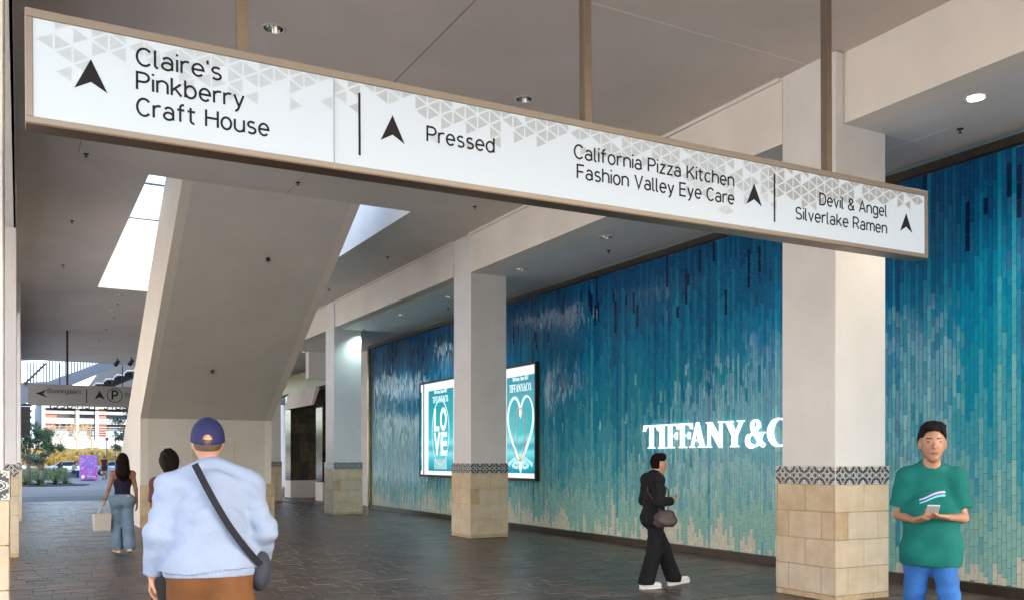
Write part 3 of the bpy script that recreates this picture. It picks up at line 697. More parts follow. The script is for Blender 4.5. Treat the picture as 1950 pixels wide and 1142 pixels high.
for c in range(ncol):
    y0 = 2.0+c*PW; off = [0, .55, .25, .8][c % 4]*PH+rt.uniform(-.02, .02); u = sm[c]
    sp = rt.gauss(0, .26)
    if rt.random() < .10: sp += rt.uniform(.5, 1.5)
    if rt.random() < .12: sp -= rt.uniform(.6, 1.7)
    th = [5.9, 4.75, 3.85+.7*u, 3.15+u*.7, 2.35+u*.5, 1.55+.35*u, .92, .21+.10*math.sin(c*.21)+.12*math.sin(c*.071+1)]
    th = [t+sp*f+rt.gauss(0, .12) for t, f in zip(th, (0,.8,1,1,1,.75,.35,.0))]
    th[-1] += abs(rt.gauss(0, .16))+(rt.uniform(.15, .45) if rt.random() < .12 else 0)
    dk = rt.random() < .22; dlo = rt.uniform(4.0, 4.9); dhi = dlo+rt.choice([1,2,3])*PH
    lt = rt.random() < .04; llo = rt.uniform(2.0, 3.4); lhi = llo+rt.choice([1,1,2,3])*PH
    z = .125-off*0.999; k = 0
    while z < 5.198:
        z0, z1 = max(z, .125), min(z+PH, 5.198); zc = (z0+z1)/2
        if z1-z0 > .02:
            lv = sum(1 for t in th if zc < t)
            if dk and dlo < zc < dhi: lv = 0
            elif lt and llo < zc < lhi: lv = min(8, lv+2)
            elif lv == 0: lv = 0
            if lv and rt.random() < .012: lv = max(1, lv-1)
            tl.append((y0, z0, z1, lv))
        z += PH
def wall_tile(mb, y0, z0, z1, m, rg, cy=0, cz=0):
    g = .0012; x = -.008+rg.uniform(-.0006, .0006); a, c = y0+g-cy, y0+PW-g-cy; d, e = z0+g-cz, z1-g-cz; q = .0022
    ty = rg.gauss(0, .0008); tz = rg.gauss(0, .0011); i = len(mb.v)
    mb.v += [(0,c,d),(0,a,d),(0,a,e),(0,c,e),(x-ty-tz,c-q,d+q),(x+ty-tz,a+q,d+q),(x+ty+tz,a+q,e-q),(x-ty+tz,c-q,e-q)]
    for f in ((4,5,6,7),(0,1,5,4),(1,2,6,5),(2,3,7,6),(3,0,4,7)): mb.f.append(tuple(i+k for k in f)); mb.mi.append(m)
def tvis(t):
    px, py, d = proj(10.09, t[0], (t[1]+t[2])/2)
    if d < 1 or not (0 < px < 1950 and 0 < py < 1142) or 1480 < px < 1690 or (1690 < px < 1768 and 350 < py < 495) or (1700 < px < 1830 and py > 800): return 0
    return (t[2]-t[1])/d**2
tl.sort(key=lambda t: -tvis(t)); rg = random.Random(8)
for t in tl[:300]:
    mb = MB(); cy, cz = t[0]+PW/2, (t[1]+t[2])/2; wall_tile(mb, t[0], t[1], t[2], 0, rg, cy, cz)
    o = link('wall_tile', mb.mesh('wall_tile', M['tiles'][t[3]]), tw); o.location = (0, cy-OYW, cz)
mb = MB()
for t in tl[300:]: wall_tile(mb, t[0], t[1], t[2], t[3], rg, OYW, 0)
o = link('tile_field', mb.mesh('tile_field', M['tiles']), tw); o['kind'] = 'stuff'

# lit wall letters
ls = empty('illuminated_wall_letters', (10.09, 13.44, 1.80), 'white illuminated shop name in capital letters on the blue tiles', 'lit sign', rot=(0, 0, R(-90)))
st_y = [13.44, 13.00, 12.75, 12.42, 12.14, 11.72, 11.28, 10.79, 10.31, 9.83, 9.36]; en_y = [12.97, 12.80, 12.42, 12.07, 11.73, 11.29, 10.805, 10.346, 9.90, 9.40, 9.28]
for (ch, me, x), a, e in zip(serif_parts("TIFFANY&CO.", .42, 1, .05), st_y, en_y):
    n = len(me.vertices); co = np.zeros(n*3); me.vertices.foreach_get("co", co); co = co.reshape(-1, 3)
    x0, x1 = co[:,0].min(), co[:,0].max(); co[:,0] = (co[:,0]-x0)/(x1-x0)*(a-e)*.93+.035*(a-e); me.vertices.foreach_set("co", co.ravel()); me.update()
    o = link('letter', me, ls); o.location = (13.44-a, -.0, 0)

# poster light boxes
POS = {}
def teal_mat():
    m = bpy.data.materials.new('teal_poster_print'); m.use_nodes = True; nt = m.node_tree; n = nt.nodes; l = nt.links; b = n["Principled BSDF"]
    tc = n.new("ShaderNodeTexCoord"); sp = n.new("ShaderNodeSeparateXYZ"); l.new(tc.outputs["Generated"], sp.inputs[0])
    no = n.new("ShaderNodeTexNoise"); mp = n.new("ShaderNodeMapping"); mp.inputs["Scale"].default_value = (1.2, 1, 5); l.new(tc.outputs["Generated"], mp.inputs[0]); l.new(mp.outputs[0], no.inputs[0]); no.inputs["Scale"].default_value = 2.2
    ad = n.new("ShaderNodeMath"); ad.operation = 'MULTIPLY_ADD'; ad.inputs[1].default_value = .10; l.new(no.outputs[0], ad.inputs[0]); l.new(sp.outputs[2], ad.inputs[2])
    cr = n.new("ShaderNodeValToRGB"); e = cr.color_ramp.elements
    e[0].color = (*lin(0,110,140), 1); e[1].color = (*lin(0,128,146), 1)
    for p, c in ((0.05,(0,120,150)),(.16,(20,170,190)),(.27,(130,215,225)),(.33,(25,150,175)),(.40,(120,215,225)),(.46,(30,180,190)),(.7,(8,156,168))):
        el = e.new(p); el.color = (*lin(*c), 1)
    l.new(ad.outputs[0], cr.inputs[0]); b.inputs['Base Color'].default_value = (.003,.10,.11,1); l.new(cr.outputs[0], b.inputs["Emission Color"])
    b.inputs["Emission Strength"].default_value = .19; b.inputs["Roughness"].default_value = .2; return m
TEAL = teal_mat()
P_WHITE = mat('poster_white_print', (.6,.65,.65), .3, emit=(.9,1,1), estr=.17); P_GOLD = mat('poster_gold_print', lin(200,160,130), .3, emit=lin(205,165,140), estr=.06)
P_PALE = mat('poster_pale_ribbon', lin(175,228,232), .3, emit=lin(170,228,234), estr=.13)
def poster(y_left, y_right, ax0, ax1, label):
    W = y_left-y_right; p = empty('poster_lightbox', (10.09, y_left, 1.12), label, 'lit poster', rot=(0, 0, R(-90)))
    H_ = 2.64; b = MB(); b.box(0, .05, -.10, 0, 0, H_); b.box(W-.05, W, -.10, 0, 0, H_); b.box(.05, W-.05, -.10, 0, 0, .06); b.box(.05, W-.05, -.10, 0, H_-.05, H_); b.build('frame', M['dark'], p)
    b = MB(); b.box(.05, W-.05, -.07, -.01, .06, H_-.05); b.build('light_panel', M['lightbox_white'], p)
    b = MB(); b.box(ax0, ax1, -.074, -.0705, .17, 2.38); b.build('print', TEAL, p); cx = (ax0+ax1)/2
    wd = 1.06
    xx = 0; items = list(serif_parts("TIFFANY&CO.", .17, 1, .002)); tot = items[-1][2]+.05
    mb = bpy.data.meshes.new('x')
    for ch, me, x in items:
        me.materials.clear(); me.materials.append(P_WHITE); o = link('printed_letter', me, p); o.location = (cx-wd/2+x*wd/tot, -.0755, 2.03); o.scale = (wd/tot, 1, 1)
    return p, cx
p, cx = poster(23.87, 21.40, .60, 2.25, 'left lit teal poster with stacked white LOVE letters and bracelet, left of the middle column')
b = MB(); b.box(.05, .13, -.075, -.0705, .17, 2.38); b.build('side_print', TEAL, p)
b = MB(); b.box(.24, .30, -.078, -.0705, .06, 2.59); b.build('panel_fold', M['bluegrey'], p)
mono('letter', "With love, Since 1837", (cx-.42, -.0755, 2.28), P_WHITE, p, .085, width=.84)
for ch, x, z in (('L', cx-.44, 1.28), ('O', cx-.02, 1.28), ('V', cx-.44, .62), ('E', cx+.02, .62)):
    text('printed_letter', ch, (x, -.077, z), P_WHITE, p, width=.42 if ch != 'L' else .36, cap=.60, offset=.035)
mb = MB(); ribbon(mb, arc(cx, 1.22, .56, .88, 0, 359, 48), .035, -.0785, .002); mb.build('printed_bracelet', P_PALE, p)
mb = MB(); ribbon(mb, arc(cx, 1.22, .52, .85, 0, 359, 48), .014, -.0792, .002); mb.build('printed_bracelet', P_GOLD, p)
b = MB(); b.box(cx-.42, cx+.42, -.0765, -.0745, .22, .50); b.build('printed_pedestal', mat('poster_pedestal_print', lin(150,195,200), .3, emit=lin(150,195,200), estr=.12), p)
p, cx = poster(18.74, 17.27, .09, 1.38, 'right lit teal poster with white heart ribbon and gold bangle beside the middle column')
mono('letter', "With love, Since 1837", (cx-.36, -.0755, 2.28), P_WHITE, p, .085, width=.72)
mono('letter', "Knot by Tiffany", (cx-.28, -.0755, .27), P_WHITE, p, .08, width=.56)
hp = []
for i in range(61):
    t = -math.pi+2*math.pi*i/60; hp.append((cx+.56*math.sin(t)**3*1.05, 1.22+.058*(13*math.cos(t)-5*math.cos(2*t)-2*math.cos(3*t)-math.cos(4*t))))
mb = MB(); ribbon(mb, hp, .09, -.0775, .002, lambda t: .028+.045*abs(math.sin(t*9.4))); mb.build('printed_ribbon_heart', P_WHITE, p)
mb = MB(); ribbon(mb, [(q[0]*1.0+.02, q[1]-.02) for q in hp], .05, -.0766, .001, lambda t: .03+.05*abs(math.cos(t*7))); mb.build('printed_ribbon_heart', P_PALE, p)
for dx, w_ in ((-.06, .26), (.05, .20)):
    mb = MB(); ribbon(mb, arc(cx+dx, 1.05, w_, .60, 0, 359, 40), .026, -.0792-dx*.002, .002); mb.build('printed_bangle', P_GOLD, p)
mb = MB()
for k in range(7): ribbon(mb, [(cx, .62), (cx+(k-3)*.19, .36-.05*(k % 2))], .04, -.0762-.0002*k, .001, lambda t: .02+.09*t)
mb.build('printed_water_splash', P_PALE, p)

# ------------------------------------------------------------------ downlights and sprinklers
def make_light(kind):
    d = empty('downlight', (0,0,0), '', 'downlight')
    b = MB(); b.lathe([(.100,.0),(.100,-.004),(.124,-.006),(.126,-.001),(.126,.001)], n=32); b.build('trim_ring', M['trimring'], d, smooth=True)
    b = MB(); b.lathe([(.0985,-.003),(.098,.02),(.085,.09),(.062,.16),(.05,.19)], n=32); o = b.build('reflector', M['chrome'], d, smooth=True)
    b = MB(); zl = .045 if kind == 2 else (.075 if kind in (1, 3) else .178); rl = .078 if kind == 2 else (.045 if kind in (1, 3) else .0515); b.lathe([(rl,zl+.006),(rl*.6,zl),(.0,zl-.004)], n=20); b.lathe([(.0,.20),(.09,.20),(.1,.1),(.1,.0)], n=20, m=1)
    b.build('lamp', [M[{0:'lampoff',1:'lampdim',2:'lampon',3:'lampdim'}[kind]], M['dark']], d, smooth=True)
    return d
LP = {k: make_light(k) for k in (0, 1, 2, 3)}; used = {0: 0, 1: 0, 2: 0, 3: 0}
def put_light(x, y, z, kind, label, grp):
    d = copy_tree(LP[kind]) if used[kind] else LP[kind]; used[kind] = 1; d.location = (x, y, z); d['label'] = label; d['group'] = grp
    if kind and y < 30 and z < 6:
        la = bpy.data.lights.new('lamp_glow', 'SPOT'); la.energy = 45 if kind == 2 else (26 if kind == 1 else (7 if y > 25 else 18)); la.spot_size = R(125); la.spot_blend = .9; la.shadow_soft_size = .05
        la.color = (1, .86, .68) if kind == 2 else ((.95, .97, 1) if kind == 1 else (.72, 1, .97)); lo = bpy.data.objects.new('lamp_glow', la); COL.objects.link(lo); lo.location = (0, 0, -.012); lo.parent = d
ml = ['above the sign between its first and second hanger rods', 'above the sign just left of its middle hanger rod', 'nearest of the far row past the stairwell opening', 'second of the far row past the stairwell opening',
      'third of the far row past the stairwell opening', 'fourth of the far row, beside the second sign rod', 'fifth of the far row, before the exit', 'last of the far row, at the exit edge', 'behind the staircase soffit, nearer', 'behind the staircase soffit, farther']
for (x, y), s_ in zip(main_lights, ml): put_light(x, y, ZC, 0 if y < 12 else 1, 'round chrome recessed downlight '+s_, 'downlights in the main ceiling')
ll = ['closest to the camera over the aisle', 'lit warm, above the near right column at the right photo edge', 'behind the near right column', 'below the sign, right of its centre', 'second past the sign over the blue wall', 'tucked at the top of the middle column', 'between the middle and third right columns', 'nearest the third right column', 'far behind the staircase near the gold portal']
for (x, y, k), s_ in zip(low_lights, ll): put_light(x, y, ZL, k, 'small recessed downlight '+s_, 'downlights in the lower ceiling')
def make_sprinkler():
    d = empty('sprinkler_head', (0,0,0), '', 'sprinkler')
    b = MB(); b.lathe([(.0,.002),(.04,.0),(.036,-.008),(.014,-.012),(.0,-.012)], n=16); b.build('escutcheon', M['dark'], d, smooth=True)
    b = MB(); b.tube((0,0,-.008), (0,0,-.045), .009, .007, 8); b.tube((0,0,-.045), (0,0,-.05), .022, .022, 10); b.build('deflector', M['dark'], d); return d
sp0 = make_sprinkler()
spk = [(.887,15.0,ZC,'left of the staircase just below the sign'), (.896,19.35,ZC,'left of the stairwell opening, upper'), (.915,23.85,ZC,'left of the stairwell opening, lower'), (4.056,14.87,ZC,'just above the staircase soffit under the sign'),
    (7.266,14.76,ZC,'right of the triangular opening, nearest the sign'), (7.327,19.35,ZC,'right of the triangular opening, midway'), (7.34,23.8,ZC,'right of the staircase near the third column beam'), (2.56,29.0,ZC,'in the far ceiling, nearest the opening'),
    (2.7,31.8,ZC,'in the far ceiling, second row'), (2.7,34.8,ZC,'in the far ceiling beside the second sign'), (2.7,38,ZC,'in the far ceiling, near the exit'), (1.093,10.72,ZC,'above the sign left of the first hanger rod'),
    (9.474,6.665,ZL,'in the lower ceiling right of the near column'), (9.4,13.6,ZL,'in the lower ceiling over the wall letters'), (9.4,20.6,ZL,'in the lower ceiling between middle and third columns'), (9.4,26.5,ZL,'in the lower ceiling near the tiled wall end')]
for i, (x, y, z, s_) in enumerate(spk):
    d = sp0 if i == 0 else copy_tree(sp0); d.location = (x, y, z); d['label'] = 'tiny dark sprinkler head '+s_; d['group'] = 'ceiling sprinkler heads'
for x, y, s_ in ((3.873,44.2,'left'), (4.4,43.6,'right')):
    d = empty('ceiling_spotlight', (x, y, ZC), 'small dark track spotlight under the exit ceiling, %s one of the pair' % s_, 'spotlight', 'spotlights at the exit ceiling')
    b = MB(); b.tube((0,0,0), (0,0,-.14), .02, .02, 8); b.build('stem', M['dark'], d)
    b = MB(); b.tube((.05,-.08,-.16), (-.06,.10,-.34), .075, .095, 12); b.build('lamp_head', M['dark'], d)

# ------------------------------------------------------------------ big hanging directional sign
SX, SZ = 3.6, 3.384
sg = empty('hanging_directory_sign', (SX, 5.37, SZ), 'long white illuminated directory sign with three bronze hanger rods, across the top of the view', 'sign', rot=(0, R(-.355), 0))
def sx(x): return x-SX
b = MB(); L0, L1 = sx(.03), sx(7.19); D = .145
b.box(L0, L1, 0, D, .555, .60); b.box(L0, L0+.036, 0, D, .034, .554); b.box(L1-.036, L1, 0, D, .034, .554); b.build('frame', M['champagne'], sg, bevel=.002)
b = MB(); b.box(L0, L1, 0, D-.02, 0, .0335); b.build('bottom_rail', M['champagne'], sg, bevel=.002)
b = MB(); b.box(L0+.004, L1-.004, .004, D+.002, -.006, -.0005); b.build('underside_plate', M['champagne_dark'], sg)
b = MB(); b.box(sx(1.69), sx(1.693), -.0015, .01, 0, .60); b.build('seam', M['tri2'], sg)
b = MB(); b.box(L0+.037, sx(1.69), .010, .03, .034, .554); b.build('face_panel', M['face'], sg)
b = MB(); b.box(sx(1.693), L1-.037, .010, .03, .034, .554); b.build('face_panel', M['face'], sg)
b = MB(); b.box(L0+.037, L1-.037, .001, .0095, .5535, .5545); b.box(L0+.037, L1-.037, D-.03, D-.01, .034, .554); b.build('back_panel', M['champagne'], sg)
# printed triangle lattice, thinning downwards
rp = random.Random(12); mb = MB(); wcol, side = .0895, .1035; sz_ = side/2; ncol_ = int((L1-L0-.09)/wcol)
dens = []; v = 2.4
for i in range(ncol_+1):
    v = min(4.4, max(1.4, v+rp.uniform(-1.1, 1.1))); dens.append(v)
for i in range(ncol_+1):
    x0 = L0+.045+i*wcol; sh = .006+.0
    fr = i/ncol_; mi = 0 if fr+rp.uniform(-.05,.05) < .24 else (1 if fr+rp.uniform(-.05,.05) < .75 else 2)
    for j in range(-1, 8):
        # triangle with its vertical side left (k=0) or right (k=1)
        for kk in (0, 1):
            top = .552-(j*side+(sz_ if (i+kk) % 2 else 0)); bot = top-side; mid = (top+bot)/2
            depth = (.552-mid)/side
            if depth > dens[i]*rp.uniform(.75, 1.1) or (rp.random() > (.88 if fr > .25 else .74)): continue
            if depth > dens[i]*.6 and rp.random() < .35: continue
            g = .0075
            if kk == 0: T = [(x0+g*.7, top-g*1.5), (x0+wcol-g*1.3, mid), (x0+g*.7, bot+g*1.5)]
            else: T = [(x0+wcol-g*.7, bot+g*1.5), (x0+g*1.3, mid), (x0+wcol-g*.7, top-g*1.5)]
            ymax = .5525
            if min(t[1] for t in T) < .04 or T[0][0] > L1-.05 or max(t[0] for t in T) > L1-.04: continue
            if max(t[1] for t in T) > ymax:            # clip at the face edge
                cl = []
                for a in range(3):
                    p, q = T[a], T[(a+1) % 3]
                    if p[1] <= ymax: cl.append(p)
                    if (p[1] <= ymax) != (q[1] <= ymax):
                        t = (ymax-p[1])/(q[1]-p[1]); cl.append((p[0]+t*(q[0]-p[0]), ymax))
                T = cl
                if len(T) < 3: continue
            m2 = max(0, mi-(1 if depth > 2.2 and rp.random() < .5 else 0))
            mb.poly([(t[0], .0092, t[1]) for t in T], m2)
mb.build('triangle_print', [M['tri0'], M['tri1'], M['tri2']], sg, fix=False)
zz = lambda z: z-SZ+.003
def arrow(cx, ap, bt, nt, hw, name='arrow'):
    mb = MB(); mb.prism([(sx(cx), zz(ap)), (sx(cx+hw), zz(bt)), (sx(cx), zz(nt)), (sx(cx-hw), zz(bt))], .0065, .009, 'y'); mb.build(name, M['ink'], sg)
arrow(.343, 3.772, 3.604, 3.650, .081); arrow(2.072, 3.772, 3.604, 3.650, .080); arrow(5.11, 3.762, 3.594, 3.640, .080); arrow(6.905, 3.748, 3.588, 3.632, .078)
for x in (1.854, 5.328): mb = MB(); mb.box(sx(x-.007), sx(x+.007), .0065, .009, zz(3.487), zz(3.872)); mb.build('divider_line', M['ink'], sg)
def line(body, x0, x1, z): mono('letter', body, (sx(x0), .0085, zz(z)), M['ink'], sg, .094, width=x1-x0, wt=.132)
line("Claire's", .574, 1.023, 3.790); line("Pinkberry", .574, 1.150, 3.655); line("Craft House", .574, 1.293, 3.513)
line("Pressed", 2.309, 2.791, 3.648); line("California Pizza Kitchen", 3.43, 4.898, 3.712); line("Fashion Valley Eye Care", 3.453, 4.898, 3.573)
line("Devil & Angel", 5.837, 6.649, 3.692); line("Silverlake Ramen", 5.562, 6.649, 3.542)
for x in (1.157, 3.565, 5.985):
    mb = MB(); xx = sx(x); mb.box(xx-.03, xx+.03, .035, .105, .6005, 2.95); mb.box(xx-.075, xx+.075, .0, .14, 2.775, 2.785); mb.build('hanger_rod', M['bronze'], sg, bevel=.002)

# ------------------------------------------------------------------ second hanging sign near the exit
s2 = empty('far_directory_sign', (.27, 35.7, 3.50), 'smaller grey directory sign with parking symbol hanging near the bright exit', 'sign')
gsf = mat('grey_sign_face', lin(132,134,134), .5)
b = MB(); b.box(0, 5.6, 0, .14, 0, .74); b.build('panel', gsf, s2, bevel=.006)
b = MB(); b.box(1.20, 1.27, .04, .11, .741, ZC-3.5); b.build('hanger_rod', M['dark'], s2)
b = MB(); b.box(4.4, 4.47, .04, .11, .741, ZC-3.5); b.build('hanger_rod', M['dark'], s2)
mb = MB(); mb.prism([(.24,.41),(.60,.55),(.47,.41),(.60,.27)], -.006, -.001, 'y'); mb.build('arrow', M['ink'], s2)
mono('letter', "Bloomingdale's", (.62, -.001, .44), M['ink'], s2, .15, width=1.05, dep=.005)
mb = MB(); mb.box(1.84, 1.87, -.006, -.001, .12, .62); mb.build('divider_line', M['ink'], s2)
mb = MB(); mb.prism([(2.28,.57),(2.45,.26),(2.28,.34),(2.11,.26)], -.006, -.001, 'y'); mb.build('arrow', M['ink'], s2)
mb = MB(); ribbon(mb, arc(2.78,.42,.25,.25,0,360,40), .025, -.006, .005); mb.build('parking_ring', M['ink'], s2)
mono('parking_letter', "P", (2.70, -.001, .27), M['ink'], s2, .31, width=.17, wt=.2, dep=.005); mono('letter', "Parking", (3.14, -.001, .38), M['ink'], s2, .15, width=.62, dep=.005)

# ------------------------------------------------------------------ exit: terrace sign seen from behind
tsn = empty('terrace_sign', (1.26, 47.3, 3.92), 'framed open letter sign read from behind below the far directory sign', 'sign')
b = MB(); b.box(0, 3.5, 0, .05, 0, .06); b.box(0, 3.5, 0, .05, .64, .70); b.box(0, .06, 0, .05, .061, .639); b.box(3.44, 3.5, 0, .05, .061, .639); b.build('frame', M['dark'], tsn)
mono('letter', "Cafe Terrace", (3.38, .03, .09), M['dark'], tsn, .44, width=3.25, wt=.12, flip=True, dep=.03)
for x in (.4, 3.1): b = MB(); b.box(x, x+.04, .01, .04, .701, 2.2); b.build('hanger_rod', M['dark'], tsn)

# outdoor stair and footbridge beyond the exit
ob = empty('outdoor_stair', (0, 56, 0), 'blue grey outdoor stair and footbridge with white barred railing beyond the exit', 'outdoor stair')
sil = [(-3,5.45),(1.4,5.9),(5.2,7.6),(8,8.85),(8,8.1),(5.4,7.15),(2.6,5.75),(.2,4.6),(-3,4.6)]
b = MB(); b.prism(sil, 0, .12, 'y'); b.build('stringer', M['bluegrey'], ob)
b = MB(); b.prism([(1.6,4.75),(6.4,7.05),(7.4,7.05),(2.6,4.75)], .9, 1.0, 'y'); b.build('stringer', M['dark'], ob)
for i in range(9):
    x = 1.6+i*.55; z = 4.85+i*.26; b = MB(); b.box(x, x+.42, .13, 2.2, z, z+.06); b.build('tread', mat('pale_tread', (.6,.62,.64), .6) if i == 0 else bpy.data.materials['pale_tread'], ob)
    b = MB(); b.box(x+.3, x+.34, .13, 2.2, z-.2, z-.001); b.build('riser', M['dark'], ob)
for i in range(44):
    x = -1.5+i*.155; z0 = 5.72+.12*x/2 if x < 1.4 else 5.9+(x-1.4)*.447; h_ = 1.15
    b = MB(); b.box(x, x+.075, .05, .08, z0-.12, z0+h_); b.build('railing_bar', M['bluegrey'], ob)
b = MB(); b.prism([(-1.6,6.8),(1.4,7.08),(5.4,8.85),(5.4,8.93),(1.4,7.16),(-1.6,6.88)], .03, .10, 'y'); b.build('handrail', M['bluegrey'], ob)
b = MB(); b.prism([(.2,5.7),(1.25,6.9),(1.33,6.83),(.30,5.64)], -.2, -.1, 'y'); b.build('handrail', M['dark'], ob)
b = MB(); b.box(-.25, .10, .2, .5, 0, 5.2); b.build('support_post', M['bluegrey'], ob)
b = MB()
for k in range(5): b.box(-.6, .62, .3, 1.9, 4.6-k*.34, 4.66-k*.34)
b.box(-.6, .55, .35, 1.8, 2.9, 4.5); b.build('lower_flight', M['dark'], ob)
# white canopy of the neighbouring block
cn = empty('white_canopy', (6, 75, 0), 'white slab canopy seen right of the outdoor stair beneath the exit ceiling', 'canopy')
b = MB(); b.prism([(-1.4,7.0),(3.5,7.3),(3.5,9.6),(.2,9.6)], 0, 6, 'y'); b.build('slab', M['bld_white'], cn)
b = MB(); b.box(-2.4, 3.5, -.1, 5, 6.3, 6.9); b.build('soffit_edge', M['bld_white'], cn)
b = MB(); b.box(4.0, 4.5, 1, 1.5, 0, 6.3); b.build('post', M['bld_white'], cn)

# parking structure beyond the plaza, sunlit
ga = empty('parking_structure', (0, 150, 0), 'sunlit white and red brick parking structure across the road', 'building')
b = MB(); b.box(-4, 34, .8, 1.2, 4.5, 9.8); b.build('back_wall', mat('garage_interior', lin(120,135,150), .9), ga)
for z0, z1, x0 in ((9.2,10.5,2.9),(8.35,8.8,3.2),(6.9,7.75,2.9),(4.5,5.05,3)):
    b = MB(); b.box(x0, 34, -.5, .8, z0, z1); b.build('floor_slab', M['bld_white'], ga)
b = MB(); b.box(2.9, 34, -.2, 12, 10.5, 10.7); b.build('roof', M['bld_white'], ga)
for x in (2.9, 7.4, 10.05, 14.6, 19.1, 23.6): b = MB(); b.box(x, x+.5, -.75, -.51, 4.5, 10.2); b.build('pillar', M['bld_white'], ga)
for x0, x1, z0, z1 in ((10.56,11.6,5.06,9.19),(3.41,4.9,7.76,8.34),(3.41,4.6,5.9,6.89)): b = MB(); b.box(x0, x1, -.3, -.05, z0, z1); b.build('brick_panel', M['brick'], ga)
for z in (5.35, 5.7, 6.05, 6.4):
    b = MB(); b.box(3.41, 34, -.62, -.56, z, z+.10); b.build('guard_rail', M['bld_white'], ga)
for z0, z1 in ((7.78,8.33),(6.4,6.88)):
    x = 4.95
    while x < 24:
        if not (x+1.9 > 10.0 and x < 11.6): b = MB(); b.box(x, x+1.9, .2, .3, z0, z1); b.build('window', M['winglass'], ga)
        x += 2.05
b = MB(); b.box(-6, 40, -6, -4, 2.9, 4.4); tag(b.build('road_viaduct', mat('viaduct_concrete', (.30,.29,.28), .85, var=.2, vscale=.4)), 'grey concrete viaduct wall below the parking structure', 'wall').location = (0,150,0)
# sunlit dry embankment and hazy hill
def heap(name, x0, x1, y0, y1, hfn, m, n=60, k=14):
    mb = MB(); vs = []
    for j in range(k+1):
        for i in range(n+1):
            x = x0+(x1-x0)*i/n; y = y0+(y1-y0)*j/k; vs.append((x, y, hfn(x, y, i/n, j/k)))
    mb.v = vs
    for j in range(k):
        for i in range(n): a = j*(n+1)+i; mb.f.append((a, a+1, a+n+2, a+n+1)); mb.mi.append(0)
    return structure(mb.build(name, m, fix=False, smooth=True))
from mathutils import noise as NZ
yel = mat('dry_yellow_scrub', lin(196,160,78), .95, var=.5, vscale=.9, col2=lin(120,104,50), detail=8, bump=.6, bscale=6, bdist=.2)
heap('dry_embankment', -10, 45, 112, 140, lambda x, y, u, v: -.1+3.1*min(1, v*1.5)+.35*NZ.noise(Vector((x*.6, y*.6, 0))), yel)
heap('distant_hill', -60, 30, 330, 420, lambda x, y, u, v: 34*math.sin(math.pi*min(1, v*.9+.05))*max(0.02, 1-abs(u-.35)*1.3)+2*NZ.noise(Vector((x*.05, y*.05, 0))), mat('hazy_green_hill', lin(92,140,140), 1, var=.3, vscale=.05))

# ------------------------------------------------------------------ planting
def leaves(name, parent, pts, size, m, seed, up=.3, asp=.45):
    r_ = random.Random(seed); mb = MB()
    for p in pts:
        d = Vector((r_.gauss(0,1), r_.gauss(0,1), r_.gauss(up,.7))).normalized(); s_ = size*r_.uniform(.6, 1.3)
        u = d.orthogonal().normalized(); u = (u+d.cross(u)*r_.uniform(-1,1)).normalized(); p = Vector(p)
        mb.poly([tuple(p-d*s_*.5), tuple(p+u*s_*asp*.5), tuple(p+d*s_*.5), tuple(p-u*s_*asp*.5)], r_.choice([0,0,1,2]))
    return mb.build(name, m, parent, fix=False)
GREEN = [mat('leaf_green_%s' % 'abc'[i], c, .6) for i, c in enumerate([(.04,.11,.05),(.065,.15,.06),(.025,.07,.035)])]
TEALG = [mat('leaf_bluegreen_%s' % 'abc'[i], c, .6) for i, c in enumerate([(.045,.12,.085),(.07,.16,.10),(.03,.08,.055)])]
AG = [mat('agave_leaf_%s' % 'abc'[i], c, .5) for i, c in enumerate([(.08,.15,.045),(.05,.11,.035),(.14,.20,.07)])]
BARK = mat('grey_bark', (.16,.14,.125), .9, var=.3, vscale=8, bump=.5, bscale=20)
def tree(x, y, label, trunk_h, blobs, n, size, seed, m=GREEN, lean=0.0):
    t = empty('plaza_tree', (x, y, 0), label, 'tree', 'trees on the plaza'); r_ = random.Random(seed)
    b = MB(); top = Vector((lean, 0, trunk_h)); b.tube((0,0,-.02), tuple(top), .17, .11, 10); b.build('trunk', BARK, t, smooth=True)
    pts = []
    for (bx, by, bz, br) in blobs:
        b = MB(); e = Vector((bx, by, bz)); mid = top.lerp(e, .5)+Vector((0,0,.12)); b.tube(tuple(top-Vector((0,0,.08))), tuple(mid), .085, .055, 7); b.tube(tuple(mid), tuple(e), .055, .02, 7); b.build('limb', BARK, t, smooth=True)
        for _ in range(int(n*br*br)):
            v = Vector((r_.gauss(0,1), r_.gauss(0,1), r_.gauss(0,1))).normalized()*br*(r_.random()**.45); v.z *= .62; v.x += .12*r_.gauss(0,1)
            cl = NZ.noise((v+e)*2.2)
            if cl < -.12: continue
            pts.append(e+v)
    leaves('crown', t, pts, size, m, seed+1); return t
tree(.55, 68, 'broad green tree with forked grey trunk left of the exit view', 1.35, [(-.2,.2,2.9,.9),(.8,0,2.7,.85),(1.5,-.2,2.35,.65),(.2,-.3,3.5,.75),(1.0,.2,3.3,.65),(-.6,-.3,2.1,.6),(.1,0,4.0,.45),(-.7,0,3.2,.8)], 3600, .13, 4)
tree(6.9, 66, 'second green tree partly hidden by the slanting staircase edge', 1.6, [(-.2,0,3.6,.75),(-.9,.1,3.1,.5),(-1.0,0,4.2,.5),(.6,0,4.2,.9),(-1.1,0,2.4,.4),(-.3,0,4.9,.6),(.5,0,2.8,.7)], 2600, .14, 8, TEALG)
tree(1.3, 66.5, 'small blue green yucca like tree below the broad tree', .9, [(-.2,0,1.5,.42),(-.7,0,1.7,.42),(.2,0,1.9,.3)], 1800, .22, 9, TEALG)
